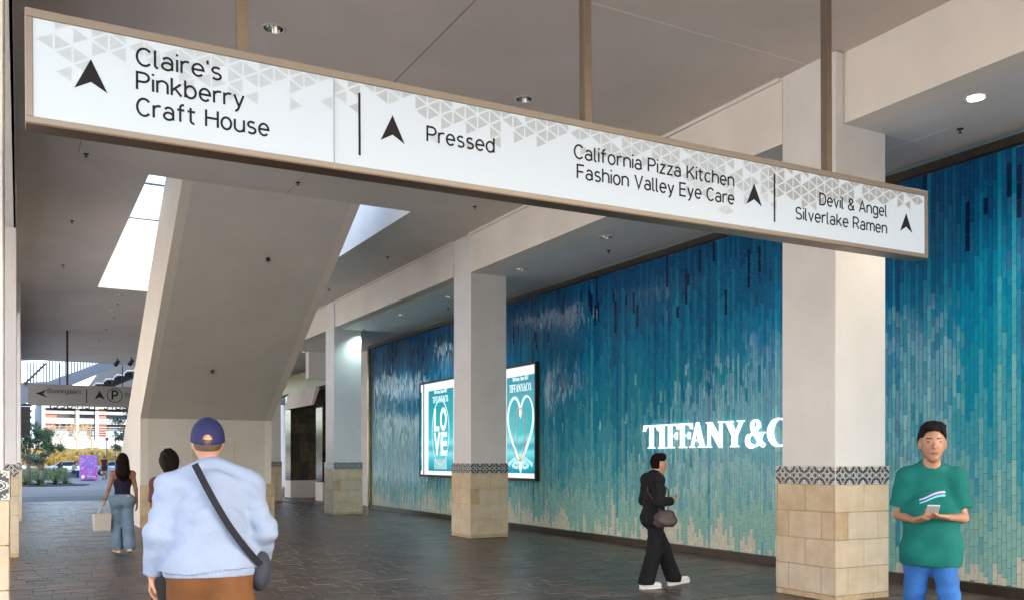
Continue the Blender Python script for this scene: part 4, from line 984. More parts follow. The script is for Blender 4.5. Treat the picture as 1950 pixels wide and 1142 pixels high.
# pale bare tree in front of the parking structure
bt = empty('bare_tree', (7.5, 130, 2.8), 'pale leafless tree in front of the parking structure', 'tree'); rb = random.Random(5); PB = mat('pale_bare_branches', lin(225,190,150), .8)
mbt = MB()
def grow(p, d, L, r, lv):
    q = p+d*L; mbt.tube(tuple(p), tuple(q), r, r*.7, 5, cap=False)
    if lv == 0: return
    for _ in range(3): grow(q, (d+Vector((rb.gauss(0,.5), rb.gauss(0,.3), rb.gauss(.15,.25)))).normalized(), L*.72, r*.62, lv-1)
for xo in (-2.6, -.9, .9): grow(Vector((xo,0,0)), Vector((rb.gauss(0,.15),0,1)).normalized(), 1.25, .13, 4)
mbt.build('branches', PB, bt)
def agave(x, y, s_, label, seed):
    a = empty('agave_plant', (x, y, 0), label, 'plant', 'agave plants in the plaza bed'); r_ = random.Random(seed)
    for i in range(38):
        th = r_.random()*6.28; el = r_.uniform(.15, 1.35); L = s_*r_.uniform(.65, 1.0); w_ = .075*s_
        d = Vector((math.cos(th)*math.cos(el), math.sin(th)*math.cos(el), math.sin(el))); sd = Vector((-math.sin(th), math.cos(th), 0)); mb = MB(); n = 4; ring = []
        for k in range(n+1):
            t = k/n; p = d*L*t+Vector((0,0,-.22*s_*t*t*math.cos(el)))+Vector((0,0,.05)); ww = w_*(1-t)**.7*(1 if k else .6)
            ring.append((p-sd*ww, p+sd*ww, p+Vector((0,0,-.02))))
        for k in range(n):
            a0, b0, c0 = ring[k]; a1, b1, c1 = ring[k+1]
            mb.quad(tuple(a0), tuple(c0), tuple(c1), tuple(a1)); mb.quad(tuple(c0), tuple(b0), tuple(b1), tuple(c1))
        mb.build('leaf', r_.choice(AG), a, fix=False, smooth=False)
agave(1.05, 62, .85, 'large rosette plant with broad green leaves, left one in the bed', 1); agave(1.95, 63, .8, 'large rosette plant with broad green leaves, middle of the bed', 2); agave(.35, 63.5, .75, 'rosette plant with broad leaves at the left end of the bed', 3); agave(2.6, 64.5, .7, 'rosette plant with broad leaves at the right end of the bed', 6)
b = MB(); b.prism([(-3+.0,60.6),(2.2,60.2),(3.6,61.5),(4.0,63.8),(2.6,66.5),(-3,68)], -.0, .035, 'z'); structure(b.build('planting_bed', mat('dark_mulch', (.035,.03,.028), .95, bump=.6, bscale=20, bdist=.03)))
r_ = random.Random(3); gp = [(r_.uniform(.2,3.4), r_.uniform(79,84), r_.uniform(.05,.85)) for _ in range(2600)]
o = leaves('ornamental_grass', None, gp, .5, [mat('grass_%s' % 'abc'[i], c, .7) for i, c in enumerate([(.16,.24,.12),(.20,.28,.17),(.10,.17,.08)])], 5, up=2.2, asp=.09); o['kind'] = 'stuff'
r_ = random.Random(9); gp = [(r_.uniform(-4,30), r_.uniform(113,124), r_.uniform(.2,2.4)) for _ in range(5000)]
o = leaves('dry_scrub', None, gp, .9, [mat('scrub_%s' % 'abc'[i], lin(*c), .9) for i, c in enumerate([(205,168,84),(180,146,66),(150,130,70)])], 6, up=1.0, asp=.3); o['kind'] = 'stuff'

# plaza furniture, kiosk, cars, posts
b = MB(); b.box(1.6, 4.6, 88.6, 89.2, 0, .5); b.box(-2, 1.6, 86.6, 89.2, 0, .62); tag(b.build('seat_wall', M['bld_white'], bevel=.02), 'low white concrete seat wall with two people sitting on it', 'bench wall')
k = empty('poster_kiosk', (4.65, 76, 0), 'upright kiosk board printed with magenta and lilac blossoms', 'kiosk')
b = MB(); b.box(-.62, .62, 0, .35, .06, 1.93); b.build('board', mat('lilac_kiosk_print', lin(150,140,205), .5, var=.3, vscale=1.5, col2=lin(110,95,190)), k, bevel=.02)
b = MB(); b.box(-.5, .5, .05, .3, 0, .058); b.build('plinth', M['dark'], k)
r_ = random.Random(17); mb = MB()
for i in range(120):
    u, v = r_.uniform(-.56,.56), r_.uniform(.15,1.85)
    if .9 < v < 1.75 and abs(u) < .3 and r_.random() < .8: continue
    s_ = r_.uniform(.025,.075); mb.poly([(u+s_*math.cos(a)*(1+.35*math.cos(5*a)), -.003-.0001*i/10, v+s_*math.sin(a)*(1+.35*math.cos(5*a))) for a in [2*math.pi*q/14 for q in range(14)]], r_.choice([0,0,1]))
mb.build('blossom_print', [mat('magenta_print', lin(200,60,170), .5), mat('pink_print', lin(225,140,215), .5)], k, fix=False)
mb = MB(); mb.poly([(-.38+.13*math.cos(R(a)), -.012, .30+.13*math.sin(R(a))) for a in range(0,360,20)]); mb.build('round_print', M['white'], k, fix=False)
mono('letter', "Terrace", (-.12, -.012, .27), M['white'], k, .11, width=.6, wt=.16)
def car(x, y, rz, label, m, L=4.6):
    c = empty('parked_car', (x, y, 0), label, 'car', 'cars parked beyond the plaza', (0,0,rz)); W_ = .88
    prof = [(-2.25,.35),(-2.28,.75),(-2.1,.93),(-1.35,1.02),(-.75,1.40),(.35,1.45),(1.0,1.02),(1.95,.90),(2.25,.72),(2.28,.35)]
    def sec(t): return [(p[0]*L/4.6, p[1]) for p in prof]
    mb = MB(); mb.prism(sec(0), -W_, W_, 'y'); 
    mb.v = [(v[0], v[1]*(1 if v[2] < 1.0 else .80), v[2]) for v in mb.v]; mb.build('body', m, c, bevel=.03)
    for sd in (-1, 1):
        mb = MB(); mb.prism([(-1.2,1.03),(-.72,1.34),(.3,1.38),(.82,1.03)], sd*W_*.86, sd*W_*.90, 'y'); mb.build('side_window', M['winglass'], c)
        for wx in (-1.4, 1.4):
            mb = MB(); mb.tube((wx, sd*.70, .33), (wx, sd*.90, .33), .33, .33, 16); wh = mb.build('wheel', M['dark'], c); mb = MB(); mb.tube((wx, sd*.90, .33), (wx, sd*.915, .33), .19, .17, 10); mb.build('rim', M['chrome'], wh)
        mb = MB(); mb.box(2.2, 2.3, min(sd*.55, sd*.8), max(sd*.55, sd*.8), .62, .76); mb.build('headlight', M['white'], c)
        mb = MB(); mb.box(-2.31, -2.22, min(sd*.55, sd*.82), max(sd*.55, sd*.82), .70, .85); mb.build('tail_light', mat('tail_light_red', (.5,.03,.02), .3), c)
    mb = MB(); mb.prism([(.40,1.42),(.98,1.05)]+[(1.02,1.07),(.44,1.45)], -.66, .66, 'y'); mb.build('windscreen', M['winglass'], c)
    mb = MB(); mb.prism([(-.80,1.40),(-1.32,1.04),(-1.36,1.06),(-.82,1.43)], -.66, .66, 'y'); mb.build('rear_window', M['winglass'], c)
paint = lambda n, c: mat(n, c, .3, metal=.5, coat=.6)
car(4.2, 97, 0, 'silver parked car behind the seated people', paint('silver_paint', (.45,.5,.55)))
car(8.6, 98.5, 0, 'pale blue parked car right of the blossom kiosk', paint('pale_blue_paint', (.25,.38,.48)))
car(-.6, 99, 0, 'white parked car at the left behind the grasses', paint('white_paint', (.7,.72,.74)))
for x, y, h_, s_ in ((6.55,84,3.2,'right of the kiosk'),(7.9,92,4.0,'far right beside the second tree')):
    p = empty('lamp_post', (x, y, 0), 'slim pale lamp post '+s_, 'lamp post', 'lamp posts'); b = MB(); b.tube((0,0,0),(0,0,h_),.05,.04,8); b.build('pole', M['bld_white'], p); b = MB(); b.tube((0,0,h_),(0,0,h_+.25),.12,.14,10); b.build('lamp_head', M['bluegrey'], p)

# ------------------------------------------------------------------ shop portal behind the third right column
pt = empty('shop_portal', (10.4, 38, 0), 'shop entrance with gold band, dark glossy stone piers and pale slanted hood', 'shop entrance')
gold = mat('brushed_gold_band', lin(150,135,80), .35, metal=.2, var=.3, vscale=1.2, col2=lin(105,98,66), bump=.2, bscale=3)
dst = [mat('dark_glossy_stone_%s' % 'abc'[i], c, .12, var=.5, vscale=5) for i, c in enumerate([(.06,.05,.025),(.035,.03,.02),(.09,.075,.04)])]
b = MB(); b.box(-.25, .0, -6.2, 7, 4.42, 5.15); b.build('gold_band', gold, pt)
b = MB(); b.box(.0, 2.0, -6.2, 7, 4.30, 4.42); b.build('recess_soffit', M['dark'], pt)
for yy, x0, x1 in ((-.2, -.4, .75), (-3.9, -.15, .55)):
    b = MB(); b.box(x0, x1, yy, yy+.95, 0, .72); b.build('pier_base', M['fascia'], pt, bevel=.01)
    b = MB(); b.box(x0+.05, x1-.02, yy+.05, yy+.9, .721, 4.298); b.build('pier_core', M['dark'], pt)
    for j in range(9):
        for i in range(3):
            wq = (x1-x0-.07)/3; xx = x0+.05+i*wq; z0 = .73+j*.395; b = MB(); b.box(xx+.004, xx+wq-.004, yy+.02, yy+.049, z0, z0+.388); b.build('stone', rng.choice(dst), pt)
        for i in range(2):
            b = MB(); b.box(x0+.015, x0+.049, yy+.05+i*.425, yy+.47+i*.42, z0, z0+.388); b.build('stone', dst[2] if (i+j) % 2 else rng.choice(dst), pt)
b = MB(); b.box(1.15, 1.3, -6.2, 7, .26, 4.29); b.build('recess_wall', M['shaft'], pt)
b = MB(); b.box(1.12, 1.3, -6.2, 7, 0, .255); b.build('recess_base', M['dark'], pt)
b = MB(); b.prism([(-.35,4.40),(-.55,3.7),(-.45,3.7),(-.2,4.40)], -3.8, .3, 'y'); b.build('slanted_hood', M['fascia'], pt)
b = MB(); b.box(-.10, .9, 1.6, 1.66, .9, 3.6); b.build('shop_window', M['lightbox_white'], pt)
for i, zc in enumerate((3.1, 2.55, 2.2, 1.85)):
    mono('letter', "ABER"[i] if False else "AVRE"[i], (.02, 1.595, zc), M['ink'], pt, .30 if i == 0 else .18, width=.2 if i == 0 else .12, dep=.004)

# ------------------------------------------------------------------ people
def cloth(name, c, var=.12, rough=.85, bump=.4, bscale=11, sheen=0, vscale=5, bdist=.02): return mat(name, c, rough, var=var, vscale=vscale, bump=bump, bscale=bscale, sheen=sheen, spec=.25, bdist=bdist)
HAIR = mat('dark_brown_hair', (.008,.004,.003), .7, spec=.1, var=.5, vscale=10, stretch=(6,6,.6), bump=.6, bscale=40, bdist=.006)
HAIRB = mat('black_hair', (.006,.005,.005), .65, spec=.12, var=.4, vscale=14, bump=.5, bscale=60)
def shoes(m, sole):
    def fn(s, torso, arm, leg): pass
    return fn
def pair_of_shoes(root, J, m, sole, sc=1.0):
    for sd in 'LR':
        a = J['an'+sd]; t = J['toe'+sd]; d = t-a; d[2] = 0; L = np.linalg.norm(d); d = d/L
        s = Sdf(np.minimum(a, t)-.14, np.maximum(a, t)+.14, .006)
        heel = a-d*.055; heel[2] = a[2]-.045; tt = t.copy(); tt[2] = t[2]+.012+(a[2]-.085)*0
        s.cap(heel, tt+d*.03, .040, .036, .02, (1,1,1)); s.cap(a-V(0,0,.01), heel+d*.05, .045, .04, .04); s.cap(heel+d*.06+V(0,0,.02), tt, .040, .03, .03)
        link('shoe', s.mesh('shoe', m), root)
        s = Sdf(np.minimum(a, t)-.14, np.maximum(a, t)+.14, .006)
        lift = heel[2]-.040; s.cap(heel-V(0,0,.022), tt+d*.03-V(0,0,.022), .044, .041, .01); 
        n0 = heel[2]-.022; sl = (tt[2]-heel[2])/max(L+.05, .01)
        s.cut(lambda X, Y, Z: (Z-(n0+sl*((X-heel[0])*d[0]+(Y-heel[1])*d[1])))*1.0+.004)
        link('sole', s.mesh('sole', sole), root)

# 1. man in the pale blue sweatshirt, seen from behind, striding away
J = pose(pelvis=(0,.0,.98), waist=(0,.03,1.12), chest=(0,.07,1.31), neck=(0,.10,1.535), head=(-.015,.145,1.695), shL=(-.20,.06,1.43), shR=(.20,.07,1.43),
    elL=(-.285,.0,1.17), elR=(.30,.01,1.18), wrL=(-.315,.07,.94), wrR=(.285,.17,.98), hipL=(-.10,0,.95), hipR=(.10,0,.95), knL=(-.11,.16,.53), knR=(.12,-.08,.52), anL=(-.10,.10,.085), anR=(.12,-.34,.20), toeL=(-.11,.27,.032), toeR=(.12,-.22,.06))
SW = cloth('pale_blue_sweatshirt', (.27,.34,.48), var=.05, bump=.55, bscale=7, bdist=.04)
def sleeve_end(q, Jx, sd, off=.0):
    w_, e = Jx['wr'+sd], Jx['el'+sd]; d = unit(w_-e); q.cut(lambda X, Y, Z: (X-w_[0])*d[0]+(Y-w_[1])*d[1]+(Z-w_[2])*d[2]-off)
def sweat(s, torso, arm, leg):
    torso(s, .026, .08, .015)
    s.cap(J['pelvis']+V(0,0,-.02), J['waist']+V(0,0,.05), .158, .168, .06, (1,1.15,1)); s.cap(J['waist']+V(0,-.02,.1), J['chest']+V(0,-.035,.06), .165, .15, .08, (1,1.1,1))
    s.cap(J['neck']-V(0,0,.05), J['neck']+V(0,-.005,-.01), .085, .064, .05)
    s.cap(J['hipL']+V(0,0,.06), J['hipR']+V(0,0,.06), .152, k=.06, flat=(1,1.02,1)); s.add(folds(.012, 9, 13, .4, .8)); s.cut(lambda X, Y, Z: (.975+.012*np.sin(X*11)+Y*.05)-Z)
    for sd in 'LR':
        q = s.fork(); q.cap(J['sh'+sd]+V(0,0,-.01), J['el'+sd], .088, .066, .04); q.cap(J['el'+sd], J['wr'+sd], .068, .050, .03)
        q.add(folds(.011, 17, 24, 1.4, .3)); sleeve_end(q, J, sd, -.01); s.join(q, .035)
def ribbing(s, torso, arm, leg):
    torso(s, .024, .08, .015); s.cap(J['hipL']+V(0,0,.06), J['hipR']+V(0,0,.06), .148, k=.06, flat=(1,1.02,1)); s.cap(J['pelvis']+V(0,0,-.02), J['waist']+V(0,0,.05), .156, .166, .06, (1,1.15,1)); s.add(lambda X, Y, Z: .0015*np.sin(X*320)*np.ones_like(Y*Z)); s.cut(lambda X, Y, Z: np.maximum(.935-Z, Z-1.0)+0*X+0*Y)
def shorts(s, torso, arm, leg):
    s.cap(J['hipL'], J['hipR'], .130, k=.04, flat=(1,1.05,1)); s.cap(J['pelvis'], J['pelvis']+V(0,0,.06), .130, .12, .05, (1,1.15,1)); leg(s, 'L', .032, .045); leg(s, 'R', .032, .045)
    s.add(folds(.008, 13, 17, 1.0, .4)); s.cut(lambda X, Y, Z: np.maximum(.46-Z, Z-1.08)+0*X+0*Y)
def man_extra(root, J):
    hc = J['head']; NV = cloth('navy_cap_twill', (.018,.022,.085), var=.15, rough=.7)
    s = Sdf(hc-V(.16,.18,.15), hc+V(.16,.26,.2), .005); s.ell(hc+V(0,-.002,.040), (.096,.115,.114), .01); s.ell(hc+V(0,-.02,-.0), (.094,.107,.074), .02)
    s.cut(lambda X, Y, Z: (hc[2]+.012-.18*(hc[1]-Y)*(Y < hc[1]))-Z+0*X)
    s.cut(lambda X, Y, Z: .030-np.sqrt((X-hc[0])**2+((Z-hc[2]-.022)*1.0)**2)+np.where(Y < hc[1]-.05, 0, -1)); link('cap', s.mesh('cap', NV), root)
    s = Sdf(hc-V(.16,.1,.1), hc+V(.16,.26,.15), .004); s.ell(hc+V(0,.125,.030), (.082,.095,.020), .01); s.cut(lambda X, Y, Z: hc[1]+.07-Y+0*X+0*Z); link('cap_brim', s.mesh('cap_brim', NV), root)
    s = Sdf(hc-V(.14,.16,.16), hc+V(.14,.14,.1), .005); s.ell(hc+V(0,-.010,.005), (.083,.100,.085), .01); s.cut(lambda X, Y, Z: np.maximum(Z-hc[2]-.02, Y-hc[1]-.02+0*X)); s.cut(lambda X, Y, Z: hc[2]-.06-Z+0*X+0*Y)
    link('hair', s.mesh('hair', mat('short_grey_brown_hair', (.10,.06,.04), .6, bump=.5, bscale=200, bdist=.003)), root)
    mb = MB(); P = []
    for i in range(25):
        t = i/24; x = -.085+.36*t; z = 1.575-.58*t-.05*math.sin(t*3.1); y = -.125-.055*math.sin(t*3.14)+.09*max(0, .18-t)*3+.05*max(0, t-.75)*2
        P.append(Vector((x, y, z)))
    for a, c in zip(P[:-1], P[1:]):
        d = (c-a).normalized(); n_ = Vector((0,-1,0)); sd = d.cross(n_).normalized()*.019; o_ = Vector((0,-.006,0)); i = len(mb.v)
        mb.v += [tuple(a-sd), tuple(a+sd), tuple(c+sd), tuple(c-sd), tuple(a-sd+o_), tuple(a+sd+o_), tuple(c+sd+o_), tuple(c-sd+o_)]
        for f in ((4,5,6,7),(0,1,5,4),(3,2,6,7),(0,3,7,4),(1,2,6,5)): mb.f.append(tuple(i+q for q in f)); mb.mi.append(0)
    mb.build('shoulder_strap', cloth('black_webbing', (.016,.017,.024), bump=.3), root)
    s = Sdf(V(.12,-.14,.78), V(.42,.22,1.12), .007); s.ell(V(.275,.03,.95), (.065,.11,.115), .02); s.add(folds(.004, 20, 25)); link('sling_bag', s.mesh('sling_bag', cloth('dark_sling_bag', (.045,.05,.07))), root)
    pair_of_shoes(root, J, cloth('white_leather', (.6,.6,.6)), M['dark'])
person('person', (.97, 5.42, 0), R(-10), 'large man in pale blue sweatshirt, navy cap and brown shorts with a black back strap', J, SKIN_L, h=.0062, w=1.06,
    garments=[('sweatshirt', SW, sweat), ('hem_ribbing', SW, ribbing), ('shorts', cloth('rust_brown_shorts', (.16,.068,.026)), shorts)], extra=man_extra, curl=.6, headr=(.085,.106,.122))

# 2. woman in jeans walking away
J2 = pose(knL=(-.095,.10,.50), anL=(-.085,.02,.085), toeL=(-.10,.17,.032), knR=(.09,.0,.50), anR=(.09,-.22,.13), toeR=(.095,-.07,.045), shL=(-.165,0,1.415), shR=(.165,0,1.415), elL=(-.235,-.05,1.15), elR=(.225,.0,1.13),
    wrL=(-.30,-.02,.93), wrR=(.25,.06,.88), hipL=(-.095,0,.92), hipR=(.095,0,.92))
def tank(s, torso, arm, leg): torso(s, .010, .05); s.cut(lambda X, Y, Z: np.maximum(1.0-Z, Z-1.325-np.where(np.abs(np.abs(X)-.09) < .02, .14, 0)+0*Y)); s.cut(lambda X, Y, Z: np.abs(X)-.155+0*Y+0*Z)
def jeans(Jx, l1=.018, fl=.030, amp=.004, top=1.045, hr=.128):
    def f(s, torso, arm, leg):
        s.cap(Jx['hipL'], Jx['hipR'], hr, k=.04, flat=(1,1.05,1)); s.cap(Jx['pelvis'], Jx['pelvis']+V(0,0,.11), .125, .118, .05, (1,1.15,1))
        for sd, sx_ in (('L',-1), ('R',1)): s.ell(Jx['hip'+sd]+V(0,-.055,-.02), (.085,.075,.09), .05)
        leg(s, 'L', l1, fl); leg(s, 'R', l1, fl); s.add(folds(amp, 14, 26, .7, .3)); s.cut(lambda X, Y, Z: np.maximum(.055-Z, Z-top)+0*X+0*Y)
    return f
def long_hair(s, hc):
    s.ell(hc+V(0,-.012,.028), (.094,.112,.128), .02); s.cap(hc+V(0,-.07,.0), hc+V(0,-.105,-.22), .085, .105, .05, (1,1.3,1)); s.cap(hc+V(-.01,-.105,-.20), hc+V(.0,-.10,-.36), .105, .055, .05, (1,1.5,1))
    for sx_ in (-1,1): s.cap(hc+V(sx_*.075,-.03,.0), hc+V(sx_*.09,-.07,-.20), .035, .035, .03)
    s.cut(lambda X, Y, Z: .088-np.sqrt(((X-hc[0])*1.05)**2+((Y-hc[1]-.075)*.9)**2+((Z-hc[2]+.045)*.75)**2)); s.add(lambda X, Y, Z: .0035*np.sin(X*150+3*np.sin(Z*11)+Y*40)*np.ones_like(Z))
def bag(root, J, loc, m, w_=.30, h_=.34, d_=.12):
    b = MB(); b.box(-d_/2, d_/2, -w_/2, w_/2, -h_-.12, -.12); o = b.build('shopping_bag', m, root, bevel=.006); o.location = loc
    for sx_ in (-1, 1): b = MB(); b.tube((sx_*.03,-.07,-.12),(0,-.02,0),.004,n=6); b.tube((sx_*.03,.07,-.12),(0,.02,0),.004,n=6); b.tube((0,-.02,0),(0,.02,0),.004,n=6); b.build('bag_handle', m, o)
def w2(root, J):
    pair_of_shoes(root, J, cloth('tan_sneaker', (.45,.26,.10)), cloth('white_sole', (.75,.75,.72)))
    b = MB(); b.box(.05,.105,-.151,-.145,1.0,1.03); b.build('leather_patch', cloth('tan_patch', (.45,.38,.28)), root)
    mb = MB(); mb.lathe([(.031,-.008),(.034,0),(.031,.008)], (0,0,0), 14); o = mb.build('bracelet', M['dark'], root); o.location = tuple(J['wrL']+V(.008,0,.03))
bg2 = empty('shopping_bag', (1.245, 16.98, .80), 'small pale paper shopping bag in the left hand of the woman in jeans', 'bag', rot=(0,0,R(20)))
PAP = mat('pale_paper_bag', (.52,.47,.43), .7, var=.08, vscale=3)
b = MB(); b.prism([(-.13,-.42),(.13,-.42),(.15,-.13),(-.15,-.13)], -.05, .05, 'y'); b.build('bag_body', PAP, bg2, bevel=.004)
for sy in (-.04, .04): b = MB(); b.tube((-.06,sy,-.13),(-.02,0,.0),.005,n=6); b.tube((.06,sy,-.13),(.02,0,.0),.005,n=6); b.tube((-.02,0,.0),(.02,0,.0),.005,n=6); b.build('bag_handle', PAP, bg2)
person('person', (1.58, 17.05, 0), R(2), 'woman with long dark hair, navy strapless top and blue jeans walking away towards the exit', J2, SKIN_D, h=.0075, w=.86, garments=[('top', cloth('navy_top', (.012,.012,.03)), tank),
    ('jeans', mat('faded_denim', lin(112,134,152), .85, var=.35, vscale=5, col2=lin(84,104,126), bump=.3, bscale=120), jeans(J2, .012, .038))], hair=(HAIR, long_hair), extra=w2, curl=.5, scale=.955)

# 3. person mostly hidden in front of the big man
J3 = pose(shL=(-.145,0,1.42), shR=(.145,0,1.42), elL=(-.175,-.02,1.14), elR=(.175,-.02,1.14), wrL=(-.16,.06,.92), wrR=(.16,.06,.92), hipL=(-.075,0,.92), hipR=(.075,0,.92))
def tee(Jx, inf=.022, hem=.86, amp=.006, slv=.55, ph=0.):
    def f(s, torso, arm, leg):
        torso(s, inf, .055, .005); s.cap(Jx['hipL']+V(0,0,-.03), Jx['hipR']+V(0,0,-.03), .098+inf*.7, k=.05, flat=(1,.95,1)); s.cap(Jx['hipL']+V(0,0,.05), Jx['hipR']+V(0,0,.05), .098+inf*.7, k=.06, flat=(1,.98,1)); s.cap(Jx['waist']+V(-.05*min(1,inf*60),0,0), Jx['waist']+V(.05*min(1,inf*60),0,0), .108+inf*.6, k=.08, flat=(1,1,1)); s.cap(Jx['waist']+V(-.06,0,.1), Jx['waist']+V(.06,0,.1), .112+inf*.6, k=.08, flat=(1,1,1))
        s.add(folds(amp, 11, 15, ph, .5)); s.cut(lambda X, Y, Z: hem+.01*np.sin(X*14)-Z+0*Y)
        for sd in 'LR':
            a, e = Jx['sh'+sd], Jx['el'+sd]; q = s.fork(); q.cap(a, e, .058+inf, .062+inf, .04); q.add(folds(amp*.8, 17, 21, ph+1, .3))
            w_ = a+(e-a)*slv*1.25; d = unit(e-a); q.cut(lambda X, Y, Z: (X-w_[0])*d[0]+(Y-w_[1])*d[1]+(Z-w_[2])*d[2]); s.join(q, .03)
        n_ = Jx['neck']; s.cut(lambda X, Y, Z: .060-np.sqrt((X-n_[0])**2+(Y-n_[1]-.035)**2+((Z-n_[2]-.045)*.9)**2))
    return f
def bob(s, hc):
    s.ell(hc+V(0,-.012,.028), (.092,.110,.126), .02); s.cap(hc+V(0,-.05,.0), hc+V(0,-.075,-.12), .085, .075, .04, (1,1.2,1)); s.cut(lambda X, Y, Z: .088-np.sqrt(((X-hc[0])*1.05)**2+((Y-hc[1]-.075)*.9)**2+((Z-hc[2]+.045)*.75)**2)); s.add(lambda X, Y, Z: .003*np.sin(X*150+3*np.sin(Z*11))*np.ones_like(Z*Y))
person('person', (1.36, 9.93, 0), R(22), 'dark haired person in dull red top just beyond the shoulder of the man in blue', J3, SKIN_M, h=.009, w=.72, garments=[('top', cloth('dull_red_top', (.10,.035,.04)), tee(J3, .006)), ('jeans', cloth('dark_trousers', (.03,.03,.035)), jeans(J3, top=.93))],
    hair=(HAIR, bob), extra=lambda r, J: pair_of_shoes(r, J, M['dark'], M['dark']), scale=.955)

# 4. walker in black along the tiled wall, striding to the right
J4 = pose(knL=(-.09,.17,.52), anL=(-.085,.33,.10), toeL=(-.09,.50,.075), knR=(.09,-.02,.50), anR=(.085,-.14,.085), toeR=(.085,.01,.032), neck=(0,.02,1.485), head=(.0,.075,1.635), chest=(0,.01,1.27),
    elL=(-.225,-.04,1.15), wrL=(-.14,.19,1.13), elR=(.235,-.03,1.15), wrR=(.12,.21,1.15), handL=(.35,.7,.25), handR=(-.35,.7,.3))
def shirt4(s, torso, arm, leg):
    torso(s, .026, .06, .01); s.cap(J4['hipL'], J4['hipR'], .135, k=.05); s.add(folds(.008, 13, 17, 2., .4)); s.cut(lambda X, Y, Z: .85-Z+0*Y+0*X)
    for sd in 'LR': q = s.fork(); arm(q, sd, .020, 2, .012); q.add(folds(.006, 19, 25, 1., .4)); sleeve_end(q, J4, sd, -.01); s.join(q, .03)
def short_hair(s, hc):
    s.ell(hc+V(0,-.010,.032), (.091,.108,.124), .02); s.ell(hc+V(0,.045,.10), (.07,.055,.045), .03); s.cut(lambda X, Y, Z: .098-np.sqrt(((X-hc[0])*.98)**2+((Y-hc[1]-.088)*.95)**2+((Z-hc[2]+.052)*.68)**2)); s.cut(lambda X, Y, Z: hc[2]-.055+.10*(Y > hc[1]-.02)-Z+0*X); s.ell(hc+V(0,.055,.118), (.065,.045,.030), .02)
    s.add(lambda X, Y, Z: .003*np.sin(X*110+Y*60)*np.sin(Z*90+X*30))
def w4(root, J):
    pair_of_shoes(root, J, cloth('white_canvas_shoe', (.70,.70,.70)), cloth('white_rubber_sole', (.8,.8,.8)))
    s = Sdf(V(.02,-.16,.72), V(.42,.26,1.12), .007); s.cap(V(.225,.0,.90), V(.225,.14,.90), .085, .085, .02, (1.9,1,1)); s.cap(V(.225,.02,.98), V(.225,.12,.98), .05, .05, .04, (1.6,1,1)); s.add(folds(.008, 18, 24)); link('shoulder_bag', s.mesh('shoulder_bag', cloth('mauve_leather', (.06,.042,.046), rough=.45)), root)
    mb = MB(); mb.tube((.24,.10,1.03),(.12,.16,1.30),.009,n=6); mb.tube((.12,.16,1.30),(-.08,.06,1.47),.009,n=6); mb.tube((.24,.0,1.03),(.14,-.14,1.28),.009,n=6); mb.tube((.14,-.14,1.28),(-.08,-.06,1.47),.009,n=6); mb.build('bag_strap', cloth('mauve_strap', (.08,.05,.05)), root)
person('person', (6.98, 9.12, 0), R(-104), 'person in black shirt and trousers with white shoes walking along the tiled wall', J4, SKIN_L, h=.0068, w=.92, garments=[('shirt', cloth('black_shirt', (.008,.008,.010)), shirt4), ('trousers', cloth('black_trousers', (.007,.007,.009)), jeans(J4, .016, .034, .005, .95))],
    hair=(HAIR, short_hair), extra=w4, curl=.7, palms={'L': V(.5,-.2,.6), 'R': V(-.5,-.2,.6)}, scale=.94)
ph = empty('mobile_phone', (7.205, 9.215, 1.165), 'dark phone held by the person in black', 'phone', rot=(R(25), 0, R(-72)))
b = MB(); b.box(-.036,.036,-.005,.005,-.02,.13); b.build('case', M['dark'], ph, bevel=.002); b = MB(); b.box(-.032,.032,-.0065,-.0052,-.014,.124); b.build('screen', mat('phone_screen', (.02,.03,.04), .1), ph)

# 5. man in the green T-shirt by the nearest right column
J5 = pose(knL=(-.11,.10,.51), anL=(-.11,.06,.085), toeL=(-.12,.22,.032), knR=(.11,-.03,.50), anR=(.11,-.22,.12), toeR=(.12,-.08,.05), neck=(0,.02,1.51), head=(.0,.07,1.665), shL=(-.150,0,1.44), shR=(.150,0,1.44), hipL=(-.08,0,.92), hipR=(.08,0,.92),
    elL=(-.195,.03,1.17), wrL=(-.075,.225,1.185), elR=(.20,-.02,1.18), wrR=(.13,.21,1.16), handL=(.75,.35,.05), handR=(-.6,.55,.2))
def jeans5(s, torso, arm, leg): jeans(J5, .006, .016, .006, .93, .088)(s, torso, arm, leg)
def w5(root, J):
    pair_of_shoes(root, J, cloth('grey_trainer', (.3,.3,.32)), cloth('pale_sole', (.7,.7,.7)))
    for k, (cname, c) in enumerate((('lilac_print', lin(190,160,205)), ('sky_print', lin(110,190,215)))):
        mb = MB(); P = [(-.075+.16*i/10, 1.345-.045*(i/10)-.022*k+.008*math.sin(i*.5)) for i in range(11)]
        ribbon(mb, P, .022, 0, .0015, lambda t: .015-.008*t); o = mb.build('chest_print', mat(cname, c, .6), root, fix=False)
        co = np.zeros(len(o.data.vertices)*3); o.data.vertices.foreach_get('co', co); co = co.reshape(-1,3)
        tor = [ch for ch in root.children if ch.name.startswith('t_shirt')][0]; tv = np.zeros(len(tor.data.vertices)*3); tor.data.vertices.foreach_get('co', tv); tv = tv.reshape(-1,3)
        for q in range(len(co)):
            near = tv[(np.abs(tv[:,0]-co[q,0]) < .012) & (np.abs(tv[:,2]-co[q,2]) < .012)]; co[q,1] = (near[:,1].max() if len(near) else .15)+.004+.001*k
        o.data.vertices.foreach_set('co', co.ravel()); o.data.update()
    link
